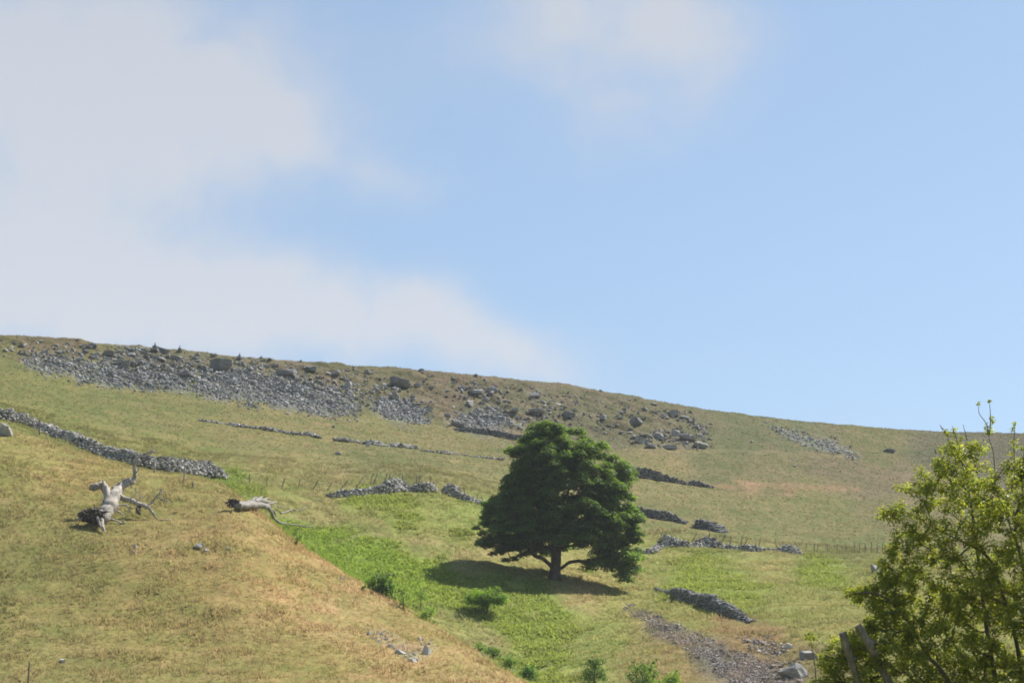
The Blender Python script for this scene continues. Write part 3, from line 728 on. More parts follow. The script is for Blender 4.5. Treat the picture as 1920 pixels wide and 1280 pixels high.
fence("line of thin leaning fence posts behind the tumbled wall left of the tree", [(501,893,500,911),(534,896,529,913),(563,898,559,915),(595,902,587,917),(623,904,614,919),(652,902,638,917),(681,894,666,917),(700,886,693,912),(708,888,698,912),
  (726,886,720,910),(732,887,727,910),(755,888,753,912),(782,892,780,914),(787,891,784,914),(808,897,807,915),(813,903,812,917),(840,905,839,922),(846,906,843,928),(862,912,863,930),(870,914,872,934),(895,926,895,944),(903,928,905,946)], 0.045, 240, (0.6, 0.92), (17,))
fence("uneven fence posts along the collapsed wall right of the tree", [(1242,996,1237,1016),(1307,999,1298,1016),(1330,990,1330,1012),(1361,1001,1351,1020),(1371,1003,1370,1020),(1391,1004,1390,1020),(1402,1008,1396,1022),(1414,1000,1418,1022),(1425,1010,1423,1026),(1453,1009,1456,1026),(1468,1014,1468,1032),
  (1491,1014,1498,1036),(1512,1018,1511,1034),(1527,1018,1527,1035),(1534,1021,1532,1035),(1552,1019,1552,1035),(1570,1019,1569,1035),(1586,1018,1586,1036),(1602,1016,1601,1036),(1612,1016,1611,1036),(1622,1018,1622,1036),(1634,1017,1634,1036),(1645,1019,1645,1036),(1655,1019,1655,1036),(1668,1018,1668,1036),(1680,1019,1680,1036),(1700,1018,1700,1036),(1720,1019,1720,1037),(1745,1019,1745,1037)], 0.04, 240, (0.6, 0.92), (7,))
b = hit1(51, 1300, 150); d = math.hypot(b[0], b[1])
o = post_mesh(b * 0, P(55, 1240, d) - b, 0.05).build("fence_post", M_post); o.location = Vector(b.tolist())
tag(o, "lone thin dark stake in the straw grass at the bottom left corner", "post")

# ------------------------------------------------------------------ trees
def leaf_quads(pos, nrm, L, W, col, fold=0.15):
    n = len(pos); nrm = nrm / (np.linalg.norm(nrm, axis=1)[:, None] + 1e-9)
    r = rng.normal(size=(n, 3)); t = np.cross(nrm, r); t /= np.linalg.norm(t, axis=1)[:, None] + 1e-9; bb = np.cross(nrm, t)
    L = np.broadcast_to(L, (n,))[:, None]; W = np.broadcast_to(W, (n,))[:, None]
    V = np.stack([pos - t * L / 2, pos + bb * W / 2 + nrm * W * fold - t * L * 0.05, pos + t * L / 2 - nrm * L * 0.1, pos - bb * W / 2 + nrm * W * fold - t * L * 0.05], 1)
    f = (np.arange(n) * 4)[:, None, None] + np.array([[0, 1, 2], [0, 2, 3]])[None]
    return V.reshape(-1, 3), f.reshape(-1, 3), np.repeat(col, 4, 0)
def leaf_clump(c, R, flat, n, up=0.8, dome=0.35):
    u = rng.normal(size=(n, 3)); u /= np.linalg.norm(u, axis=1)[:, None]
    rr = R * rng.random(n) ** 0.45
    p = u * rr[:, None]; p[:, 2] *= flat
    rad = np.hypot(p[:, 0], p[:, 1]); p[:, 2] -= dome * rad * rad / max(R, 0.01)
    nr = u * 0.55 + rng.normal(size=(n, 3)) * 0.30; nr[:, 2] += up
    return c + p, nr
def skeleton(trunk, tr, clumps, tip, arch=0.12, power=0.48, zpen=1.0, wig=0.06):
    nodes = [np.array(p, float) for p in trunk]; par = [-1] + list(range(len(trunk) - 1)); fixed = len(trunk)
    start0 = max(1, int(fixed * 0.25))
    path = [0.0]; 
    for i in range(1, fixed): path.append(path[-1] + np.linalg.norm(nodes[i] - nodes[i - 1]))
    axis = np.array(trunk)
    order = sorted(range(len(clumps)), key=lambda i: np.min(np.linalg.norm(axis - clumps[i], axis=1)))
    tips = []
    for i in order:
        c = clumps[i]; arr = np.array(nodes); dist = np.linalg.norm(arr - c, axis=1)
        dz = arr[:, 2] - c[2]
        cost = dist + 0.22 * np.array(path) + zpen * np.maximum(dz + 0.25 * np.hypot(arr[:, 0] - c[0], arr[:, 1] - c[1]), 0)
        cost[:start0] = 1e9
        j = int(np.argmin(cost)); p0 = nodes[j]; dd = c - p0; ln = np.linalg.norm(dd); k = max(2, int(ln / (arch * 6 + 0.25)) if ln > 0 else 2); k = min(k, 7)
        last = j
        for s in range(1, k + 1):
            t = s / k; q = p0 + dd * t + np.array([0, 0, arch * ln * math.sin(math.pi * t)]) + (rng.normal(size=3) * wig * ln if s < k else 0)
            nodes.append(q); par.append(last); path.append(path[last] + np.linalg.norm(q - nodes[last])); last = len(nodes) - 1
        tips.append(last)
    cnt = np.zeros(len(nodes))
    for t in tips: cnt[t] += 1
    for i in range(len(nodes) - 1, 0, -1): cnt[par[i]] += cnt[i]
    rad = tip * np.maximum(cnt, 1) ** power
    for i in range(fixed): rad[i] = max(tr[i], 0.0)
    return np.array(nodes), par, rad, fixed
def skeleton_mesh(nodes, par, rad, fixed, trunk, tr, sides=6):
    mb = MB(); mb.tube(smoothpath(trunk, 3), np.interp(np.linspace(0, 1, (len(trunk) - 1) * 3 + 1), np.linspace(0, 1, len(trunk)), tr), 10, 0.05)
    for i in range(fixed, len(nodes)):
        p = par[i]; r0 = min(rad[p], rad[i] * 1.35)
        mb.tube([nodes[p], nodes[i]], [r0, rad[i]], sides)
    return mb
def tint(n, base, var=0.25, hue=0.12):
    c = np.array(base)[None] * rng.uniform(1 - var, 1 + var, (n, 1)); c = c * (1 + hue * rng.normal(size=(n, 1)) * np.array([[1.2, 0.3, -0.3]])); return np.clip(c, 0.002, 1)

# --- the big field tree
tb = hit1(1040, 1086, 210); S = mpp(tb)
prof = np.array([  # height px above foot, left px, right px
 (-5, -1, 1),(14, 60, 148),(36, 99, 166),(48, 124, 166),(65, 147, 162),(95, 141, 168),(120, 136, 166),(145, 130, 151),(161, 106, 150),(179, 102, 148),(195, 83, 140),(210, 80, 134),(217, 82, 129),
 (232, 86, 108),(242, 86, 103),(250, 78, 98),(257, 66, 68),(264, 61, 66),(279, 54, 65),(284, 52, 58),(289, 49, 50),(296, 10, 38)], float)
def sycamore():
    lean = 6 * S
    trunk = [tb + np.array([x * S, 0, z * S]) for x, z in ((0, -8), (0, 4), (1, 18), (3, 40), (4, 80), (2, 130), (4, 180), (8, 230), (8, 270))]
    tr = [0.72, 0.56, 0.47, 0.45, 0.38, 0.29, 0.21, 0.12, 0.05]
    cl = []; rad = []
    tries = 0
    while len(cl) < 620 and tries < 60000:
        tries += 1
        hz = random.uniform(22, 289); Lf = np.interp(hz, prof[:, 0], prof[:, 1]); Rt = np.interp(hz, prof[:, 0], prof[:, 2])
        th = random.uniform(0, 2 * math.pi); rr = random.random() ** 0.42
        ex = (Rt if math.cos(th) > 0 else Lf) ; ey = (Lf + Rt) / 2 * 0.62
        bump = 1 + 0.16 * float(fbm(np.array(th * 1.3 + 7), np.array(hz / 34), 15, 2)) * 2
        x = math.cos(th) * rr * ex * bump * 0.94; y = math.sin(th) * rr * ey * bump * (1.0 if math.sin(th) < 0 else 0.64)
        r_c = random.uniform(11, 20)
        # hollow under the crown: foliage low down only out on the limb tips
        q = math.hypot(x / ex, y / ey)
        if hz < 75 and q < 0.5 and hz < 40 + 30 * (1 - q): continue
        if hz < 48 and not (x > 55 and y < 40): 
            if hz < 38 or q < 0.6: continue
        if hz > 40 and q < 0.35 and random.random() < 0.6: continue
        if hz < 58 and -95 < x < 62: continue
        if x < -62 and hz < 118 and fbm(np.array(x / 75.0 + 1.7), np.array(hz / 11.0), 27, 2) < 0.0: continue
        # gaps of sky and hill between the tiers
        if fbm(np.array(x / 55.0 + 3.3), np.array(hz / 26.0 + y / 80.0), 25, 2) < -0.09: continue
        p = tb + np.array([x * S, y * S, hz * S])
        if any(np.linalg.norm((p - c) * np.array([1, 1, 1.9])) < (r_c + r2) * 0.50 * S for c, r2 in zip(cl, rad)): continue
        cl.append(p); rad.append(r_c)
    # sprays that carry the outline
    for hz in range(52, 292, 11):
        Lf = np.interp(hz, prof[:, 0], prof[:, 1]); Rt = np.interp(hz, prof[:, 0], prof[:, 2])
        for x in (-(Lf - 11), Rt - 11):
            if random.random() < 0.85:
                cl.append(tb + np.array([x * S, random.uniform(-25, 25) * S, (hz + random.uniform(-4, 2)) * S])); rad.append(random.uniform(11, 15))
    for tip, n_, h0 in (((-147, 68), 5, 84), ((-152, 96), 5, 108), ((-134, 118), 4, 130), ((-122, 48), 5, 62), ((-98, 36), 4, 52), ((-136, 142), 4, 148)):
        for k in range(n_):
            t = k / n_; x = tip[0] * (1 - 0.62 * t) + 8; hz = tip[1] + (h0 - tip[1]) * t * 1.1; yy = random.uniform(-16, 8) - 22 * t
            cl.append(tb + np.array([x * S, yy * S, hz * S])); rad.append(8.5 + 4 * t)
    for x in (-36, -18, 0, 18, 34, 48):
        cl.append(tb + np.array([x * S, random.uniform(-12, 12) * S, (284 - abs(x - 12) * 0.12) * S])); rad.append(13)
    # the drooping limb low on the right
    for x, hz, y in ((92, 30, -20), (112, 26, -30), (122, 8, -30), (135, 14, -20), (148, 22, -10), (128, -2, -35), (116, 40, -20), (150, 45, 0), (104, 18, -36), (140, 34, -40)):
        cl.append(tb + np.array([x * S, y * S, hz * S])); rad.append(17)
    nodes, par, r, fx = skeleton(trunk, tr, cl, 0.022, 0.06, 0.47, 1.0, 0.028)
    root = thing("sycamore_tree", "large broad dark green tree with a domed crown standing alone on the slope", "tree", tb)
    skeleton_mesh(nodes, par, r, fx, trunk, tr).build("trunk", M_bark, root, True)
    mb = MB()
    for c, rc in zip(cl, rad):
        n = int(0.80 * rc * rc) + 60; p, nr = leaf_clump(c, rc * S * 1.12, 0.40, n, 0.85, 0.34)
        cc = tint(n, (0.100, 0.157, 0.038), 0.30, 0.10) * random.uniform(0.82, 1.2)
        v, f, c3 = leaf_quads(p, nr, rng.uniform(0.14, 0.25, n), rng.uniform(0.12, 0.21, n), cc); mb.add(v, f, c3)
    mb.build("crown", M_leaf, root)
    print("sycamore clumps", len(cl))
sycamore()

def small_plant(name, label, cat, px, py, wpx, hpx, nclump, base, rc=(5, 9), leaf=(0.08, 0.13), stem=0.02, trunkpx=0.0, dens=1.0, tall=0.85, start=170, group=None, flat=0.8, lit=None):
    b = hit1(px, py, start); s = mpp(b)
    tr_top = max(trunkpx, hpx * 0.5)
    trunk = [b + np.array([random.uniform(-1, 1) * s * (k > 0), 0, z * s]) for k, z in enumerate((-2, tr_top * 0.33, tr_top * 0.66, tr_top))]
    tr = [stem * 2.4, stem * 2, stem * 1.6, stem]
    cl = []; rad = []
    for i in range(nclump):
        for _ in range(30):
            u = rng.normal(size=3); u /= np.linalg.norm(u); u *= random.random() ** 0.4
            lo = trunkpx if trunkpx else rc[0] * 0.6
            x = u[0] * wpx / 2; y = u[1] * wpx / 2; z = lo + (hpx - lo) * (0.5 + 0.5 * u[2] * tall) 
            p = b + np.array([x, y, z]) * s; r_ = random.uniform(*rc)
            if all(np.linalg.norm(p - c) > (r_ + r2) * 0.45 * s for c, r2 in zip(cl, rad)): break
        gz = float(ground(p[0], p[1])); p[2] = max(p[2], gz + 0.1)
        cl.append(p); rad.append(r_)
    if not trunkpx:
        for i in range(max(3, nclump // 4)):
            zz = hpx * random.uniform(0.75, 1.15); p = b + np.array([random.uniform(-0.55, 0.55) * wpx, random.uniform(-0.3, 0.3) * wpx, zz]) * s
            cl.append(p); rad.append(rc[0] * random.uniform(0.35, 0.6))
        for i in range(max(3, nclump // 4)):
            x_ = random.uniform(-0.7, 0.7) * wpx * s; y_ = random.uniform(-0.6, 0.2) * wpx * s
            cl.append(np.array([b[0] + x_, b[1] + y_, float(ground(b[0] + x_, b[1] + y_)) + random.uniform(0.1, 0.35)])); rad.append(rc[0] * random.uniform(0.5, 0.8))
    nodes, par, r, fx = skeleton(trunk, tr, cl, stem * 0.4, 0.05, 0.45, 0.5)
    root = thing(name, label, cat, b, group)
    skeleton_mesh(nodes, par, r, fx, trunk, tr, 5).build("trunk" if trunkpx else "stem", M_bark, root, True)
    mb = MB()
    for c, r_ in zip(cl, rad):
        n = int(r_ * r_ * 1.3 * dens) + 8; p, nr = leaf_clump(c, r_ * s * 1.3, flat, n, 0.3, 0.1)
        cc = tint(n, np.array(base) * np.array([1.75, 1.55, 1.5]), 0.35, 0.15) * random.uniform(0.85, 1.2)
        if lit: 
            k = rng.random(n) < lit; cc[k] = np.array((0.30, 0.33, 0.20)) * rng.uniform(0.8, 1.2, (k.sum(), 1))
        v, f, c3 = leaf_quads(p, nr, rng.uniform(*leaf, n), rng.uniform(*leaf, n) * 0.8, cc); mb.add(v, f, c3)
    mb.build("crown" if trunkpx else "foliage", M_leaf, root)
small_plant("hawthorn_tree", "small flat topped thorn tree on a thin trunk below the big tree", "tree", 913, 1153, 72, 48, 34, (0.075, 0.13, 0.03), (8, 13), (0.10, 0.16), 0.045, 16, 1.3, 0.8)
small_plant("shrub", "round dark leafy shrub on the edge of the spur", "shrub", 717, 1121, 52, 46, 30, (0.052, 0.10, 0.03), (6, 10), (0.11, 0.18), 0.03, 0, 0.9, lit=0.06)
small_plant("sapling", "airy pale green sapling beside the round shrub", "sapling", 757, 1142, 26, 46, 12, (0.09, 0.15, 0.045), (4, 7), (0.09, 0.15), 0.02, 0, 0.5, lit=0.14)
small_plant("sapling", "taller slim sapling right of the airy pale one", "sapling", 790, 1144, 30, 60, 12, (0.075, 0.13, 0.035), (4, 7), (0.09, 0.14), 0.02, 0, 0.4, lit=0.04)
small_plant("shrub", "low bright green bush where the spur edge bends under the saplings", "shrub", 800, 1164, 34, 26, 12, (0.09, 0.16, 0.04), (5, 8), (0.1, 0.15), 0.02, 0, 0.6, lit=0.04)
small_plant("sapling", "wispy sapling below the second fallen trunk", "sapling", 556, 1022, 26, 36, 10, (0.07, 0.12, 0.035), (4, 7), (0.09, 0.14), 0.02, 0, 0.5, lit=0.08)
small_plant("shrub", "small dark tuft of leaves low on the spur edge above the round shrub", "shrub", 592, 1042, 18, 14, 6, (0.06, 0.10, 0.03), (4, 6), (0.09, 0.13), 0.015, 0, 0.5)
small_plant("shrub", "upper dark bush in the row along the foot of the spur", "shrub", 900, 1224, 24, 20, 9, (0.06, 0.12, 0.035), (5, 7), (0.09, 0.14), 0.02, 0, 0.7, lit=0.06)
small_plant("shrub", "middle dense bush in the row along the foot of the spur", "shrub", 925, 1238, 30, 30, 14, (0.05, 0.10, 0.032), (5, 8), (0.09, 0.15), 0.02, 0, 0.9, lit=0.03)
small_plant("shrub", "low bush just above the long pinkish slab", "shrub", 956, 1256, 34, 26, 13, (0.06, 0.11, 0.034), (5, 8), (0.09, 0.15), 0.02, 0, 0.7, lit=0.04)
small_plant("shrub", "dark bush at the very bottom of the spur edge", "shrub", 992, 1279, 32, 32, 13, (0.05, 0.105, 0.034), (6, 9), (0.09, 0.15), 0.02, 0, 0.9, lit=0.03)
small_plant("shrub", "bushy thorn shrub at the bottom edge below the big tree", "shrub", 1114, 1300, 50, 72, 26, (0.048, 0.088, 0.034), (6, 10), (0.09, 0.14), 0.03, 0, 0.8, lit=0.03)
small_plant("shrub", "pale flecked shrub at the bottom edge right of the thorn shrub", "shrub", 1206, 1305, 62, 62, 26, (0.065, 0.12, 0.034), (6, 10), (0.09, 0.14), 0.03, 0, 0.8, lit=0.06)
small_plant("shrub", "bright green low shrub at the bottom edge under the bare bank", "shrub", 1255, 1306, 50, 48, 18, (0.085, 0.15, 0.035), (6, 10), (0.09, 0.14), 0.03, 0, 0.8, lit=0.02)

# --- fallen trees
def D(px, py, dep, d0): return P(px, py, d0 + dep)
def fallen_a():
    b = hit1(205, 965, 170); d0 = math.hypot(b[0], b[1]); s = mpp(b)
    root = thing("uprooted_tree", "large bleached uprooted tree with forked trunk and dark root plate in the grass", "fallen tree", b)
    def limb(name, pts, rpx, mat=M_dead, sides=14, label=None, rough=0.07):
        mb = MB(); pp = smoothpath([D(x, y, z, d0) for x, y, z in pts], 5); rr = np.interp(np.linspace(0, 1, len(pp)), np.linspace(0, 1, len(rpx)), rpx) * s
        pp = pp + rng.normal(size=pp.shape) * s * 0.07 * np.mean(rpx); mb.tube(pp, rr * (1 + 0.07 * rng.normal(size=len(rr))), sides, rough * 2.0); o = mb.build(name, mat, root, True)
        if label: o['label'] = label
        return mb
    limb("trunk", [(193,976,-3.2),(198,963,-2.6),(207,948,-1.7),(213,932,-0.6),(222,916,0.9),(235,906,1.3),(249,900,1.6)], [6, 11, 12.5, 11.5, 9, 7.5, 6.5], rough=0.05)
    limb("branch", [(205,942,-1.2),(199,922,-0.6),(193,909,-0.3),(184,911,-0.4),(175,914,-0.5),(170,917,-0.6)], [7, 6.5, 6.5, 6, 6, 4], label="thick bent stub")
    limb("branch", [(170,918,-0.5),(171,908,-0.5)], [4, 2.5])
    limb("branch", [(249,902,1.5),(253,895,1.6),(252,878,1.6),(254,862,1.6),(270,852,1.8),(284,847,1.9),(294,847,2)], [4.5, 4, 3.4, 3, 2.2, 1.8, 1.2], label="upright crooked branch")
    limb("branch", [(285,847,1.9),(288,838,1.9)], [1.4, 0.7], sides=6)
    limb("branch", [(253,890,1.6),(258,882,1.4),(262,879,1.3)], [1.8, 1.3, 0.8], sides=6)
    limb("branch", [(246,906,1.4),(246,914,1.2)], [2.4, 1.4], sides=6)
    limb("branch", [(222,926,0.3),(229,934,-0.2),(243,938,-0.5),(258,945,-0.8),(270,948,-1.0),(280,953,-1.2),(287,964,-1.6),(295,973,-1.9)], [4.5, 4.8, 4.4, 4, 3.6, 2.6, 1.8, 1.0], label="long low branch lying to the right")
    limb("branch", [(272,948,-1.0),(285,942,-0.9),(291,932,-0.8),(299,925,-0.7),(305,921,-0.6)], [2, 2, 1.6, 1.2, 0.6], sides=6)
    limb("branch", [(291,932,-0.8),(302,934,-0.9),(316,944,-1.1)], [1.1, 0.8, 0.4], sides=6)
    limb("branch", [(248,938,-0.6),(253,929,-0.5),(257,920,-0.4)], [1.2, 0.9, 0.5], sides=6)
    limb("branch", [(254,941,-0.7),(261,936,-0.7),(264,931,-0.7)], [1.0, 0.8, 0.5], sides=6)
    limb("branch", [(216,948,-1.4),(234,946,-1.1),(241,951,-1.0),(245,960,-1.2)], [1.6, 1.6, 1.4, 1.0], sides=6)
    limb("branch", [(198,975,-3.0),(206,973,-2.8),(218,976,-2.9),(230,981,-3.2),(236,980,-3.3)], [1.8, 2, 1.8, 1.5, 0.8], sides=7)
    limb("branch", [(212,952,-1.8),(228,963,-1.6),(231,966,-1.6)], [2, 1.6, 1], sides=6)
    limb("branch", [(262,948,-0.8),(257,957,-1.2),(262,964,-1.4)], [3.4, 3.6, 2.4], mat=M_root, sides=7, label="dark broken underside branch")
    tw = np.random.default_rng(12)
    for (x, y, z, r_) in ((212,934,-0.6,4),(224,915,0.9,3.5),(238,904,1.3,3),(200,930,-0.8,3),(192,910,-0.5,2.5),(230,933,-0.2,2.4),(262,946,-0.8,2),(276,951,-1.1,1.6),(253,870,1.6,1.6),(270,852,1.8,1.2),(243,904,1.5,3.5),(222,930,0.3,3.4)):
        a0 = tw.uniform(0.2, 2.9); ln = tw.uniform(5, 13) * (0.5 + r_ / 4)
        p0 = (x, y, z); p1 = (x + math.cos(a0) * ln * 0.5 + tw.normal() * 1.5, y - math.sin(a0) * ln * 0.5, z - 0.2); p2 = (x + math.cos(a0) * ln + tw.normal() * 2, y - math.sin(a0) * ln, z - 0.1)
        limb("branch", [p0, p1, p2], [r_ * 0.6, r_ * 0.45, r_ * 0.15], sides=7)
    for (x, y, z) in ((298,926,-0.7),(303,922,-0.6),(312,941,-1.0),(290,966,-1.7),(240,950,-1.0),(262,932,-0.7),(256,922,-0.4),(284,846,1.9),(232,980,-3.2)):
        for _ in range(2):
            a0 = tw.uniform(-0.5, 2.6); ln = tw.uniform(5, 11)
            limb("twig", [(x, y, z), (x + math.cos(a0) * ln * .5 + tw.normal(), y - math.sin(a0) * ln * .5, z), (x + math.cos(a0) * ln, y - math.sin(a0) * ln + tw.normal(), z)], [1.1, 0.8, 0.4], sides=5)
    # root plate: earthy disc with a tangle of roots
    v, f = rockshape(I3, 5, 99, 0.6, 0.9, 0.0); pc = D(174, 968, -3.2, d0)
    v = v * np.array([27, 12, 14]) * s; t = 0.10; c, sn = math.cos(t), math.sin(t); v = v @ np.array([[c, 0, -sn], [0, 1, 0], [sn, 0, c]])
    plate = mesh_obj("root_plate", v + pc, f, M_root, root)
    rt = np.random.default_rng(3)
    for i in range(60):
        th = rt.uniform(0, 6.283); rr = rt.uniform(0.4, 1.0); p0 = pc + np.array([math.cos(th) * 22 * rr, -8, math.sin(th) * 11 * rr]) * s
        p2 = p0 + np.array([math.cos(th) * rt.uniform(2, 12) + rt.normal() * 5, rt.normal() * 5 - 3, math.sin(th) * rt.uniform(1, 7) + rt.normal() * 3]) * s
        p1 = (p0 + p2) / 2 + rt.normal(size=3) * 2 * s
        mb = MB(); mb.tube([p0, p1, p2], np.array([2.0, 1.3, 0.4]) * s * rt.uniform(0.6, 1.3), 5)
        mb.build("root", M_dead if i % 4 == 0 else M_root, plate)
    for pts, rp in (([(183,970,-4),(187,982,-4.4),(193,994,-4.9)], [3, 2.4, 1]), ([(190,972,-3.6),(192,984,-4.4),(197,997,-5.4)], [4, 3, 1.2]), ([(160,970,-3.2),(148,972,-3.4),(139,974,-3.6)], [3, 2, 0.8]), ([(192,958,-2.8),(178,955,-3.2),(165,953,-3.5)], [3, 2, 0.8])):
        mb = MB(); mb.tube([D(x, y, z, d0) for x, y, z in pts], np.array(rp) * s, 6, 0.08); mb.build("root", M_dead, plate)
fallen_a()
def fallen_b():
    b = hit1(470, 957, 190); d0 = math.hypot(b[0], b[1]); s = mpp(b)
    kx = [430, 440, 450, 460, 470, 478]; kd = [math.hypot(*hit1(x, 957, 190)[:2]) - 0.7 for x in kx]
    far_ = [math.hypot(*hit1(x, y, 190)[:2]) - 0.5 for x, y in ((545, 986), (590, 991))]
    kx += [545, 590]; kd += far_
    tilt_ = lambda x: float(np.interp(x, kx, kd)) - d0
    root = thing("fallen_tree", "smaller grey fallen trunk lying on the green slope with a dark root end", "fallen tree", b)
    def limb(name, pts, rpx, mat=M_deadgrey, sides=12, par=None):
        mb = MB(); pp = smoothpath([D(x, y, z + tilt_(x), d0) for x, y, z in pts], 5); rr = np.interp(np.linspace(0, 1, len(pp)), np.linspace(0, 1, len(rpx)), rpx) * s
        pp = pp + rng.normal(size=pp.shape) * s * 0.05 * np.mean(rpx); mb.tube(pp, rr * (1 + 0.05 * rng.normal(size=len(rr))), sides, 0.13); return mb.build(name, mat, par or root, True)
    limb("trunk", [(446,948,0),(458,947,0),(470,946,0.1),(482,945,0.2),(495,948,0.2),(503,950,0.1)], [6.5, 7.5, 8, 7.5, 6, 4.5])
    limb("branch", [(478,942,0.2),(484,937,0.2),(492,939,0.4),(500,940,0.6),(508,943,0.8),(518,941,1)], [5, 6, 5, 4, 3, 1.4])
    limb("branch", [(498,938,0.5),(500,934,0.5)], [1.6, 0.8]); limb("branch", [(480,941,0.2),(482,934,0.2)], [3, 1.2])
    limb("branch", [(502,950,0.1),(509,960,-0.4),(513,970,-0.9),(519,975,-1.2),(527,980,-1.4),(542,982,-1.5)], [3.6, 3, 2.6, 2.8, 2.2, 1.2])
    limb("branch", [(506,952,0),(514,959,-0.3),(517,967,-0.6)], [2, 1.8, 1])
    for pr in ([(472,941,0),(476,935,0.1),(481,931,0.1)], [(486,938,0.2),(489,932,0.2),(493,929,0.3)], [(492,939,0.3),(501,934,0.4),(507,935,0.4)], [(498,946,0.1),(508,944,0.1),(515,947,0)], [(464,951,-0.2),(466,957,-0.3)]):
        limb("branch", pr, [2.6, 1.9, 0.7], sides=7)
    limb("branch", [(478,953,-0.2),(483,959,-0.5),(486,962,-0.7)], [2.2, 1.8, 1.2])
    limb("branch", [(520,947,0.9),(528,950,0.8),(536,952,0.7)], [0.9, 0.8, 0.5], sides=5)
    limb("branch", [(540,982,-1.5),(560,984,-1.7),(574,988,-1.9),(588,987,-2)], [1.2, 1.4, 1.2, 0.6], sides=6)
    v, f = rockshape(I3, 5, 17, 0.6, 0.9, 0.0); pc = D(437, 943, tilt_(437), d0)
    plate = mesh_obj("root_plate", v * np.array([12, 8, 8]) * s + pc, f, M_root, root)
    rt = np.random.default_rng(5)
    for i in range(22):
        th = rt.uniform(0, 6.283); p0 = pc + np.array([math.cos(th) * 8, -5, math.sin(th) * 5]) * s
        p2 = p0 + np.array([math.cos(th) * rt.uniform(3, 7) + rt.normal(), rt.normal() * 3 - 2, math.sin(th) * rt.uniform(2, 6) + rt.normal()]) * s
        mb = MB(); mb.tube([p0, (p0 + p2) / 2 + rt.normal(size=3) * s, p2], np.array([1.4, 1.0, 0.4]) * s, 5); mb.build("root", M_dead if i % 3 == 0 else M_root, plate)
fallen_b()
def lying_branch(pts, rpx, label, mat=M_dead, start=190, name="fallen_branch", lift=0.05):
    hs = [hit1(x, y, start) for x, y in pts]; s = mpp(hs[0])
    pp = np.array(hs) + np.array([0, 0, rpx * s * 0.6 + lift]); mb = MB(); pp = smoothpath(pp, 4)
    mb.tube(pp - hs[0], np.linspace(rpx, rpx * 0.5, len(pp)) * s, 6, 0.12); o = mb.build(name, mat, None, True); o.location = Vector(hs[0].tolist())
    tag(o, label, "branch")
lying_branch([(526,964),(536,962),(546,958),(556,959),(566,957),(574,953)], 1.6, "grey broken branch lying in the grass beyond the smaller fallen trunk", M_deadgrey)
lying_branch([(1230-355,1146),(884,1147),(893,1145),(903,1150),(915,1153)], 1.3, "dark stick on the ground under the small thorn tree", M_root)
lying_branch([(300,977),(312,976),(322,975)], 1.2, "short pale stick on the turf right of the uprooted tree", M_dead, 180)
# dead stub at the small thorn tree
b = hit1(891, 1150, 190); s = mpp(b); mb = MB(); mb.tube([(0, 0, -0.1), (0.0, 0, 7 * s), (-3 * s, 0, 11 * s)], [0.05, 0.045, 0.02], 6, 0.1); mb.tube([(0, 0, 6 * s), (3 * s, 0, 10 * s)], [0.03, 0.012], 5)
o = mb.build("stump", M_root); o.location = Vector(b.tolist()); tag(o, "short dead forked stub left of the small thorn tree", "stump")

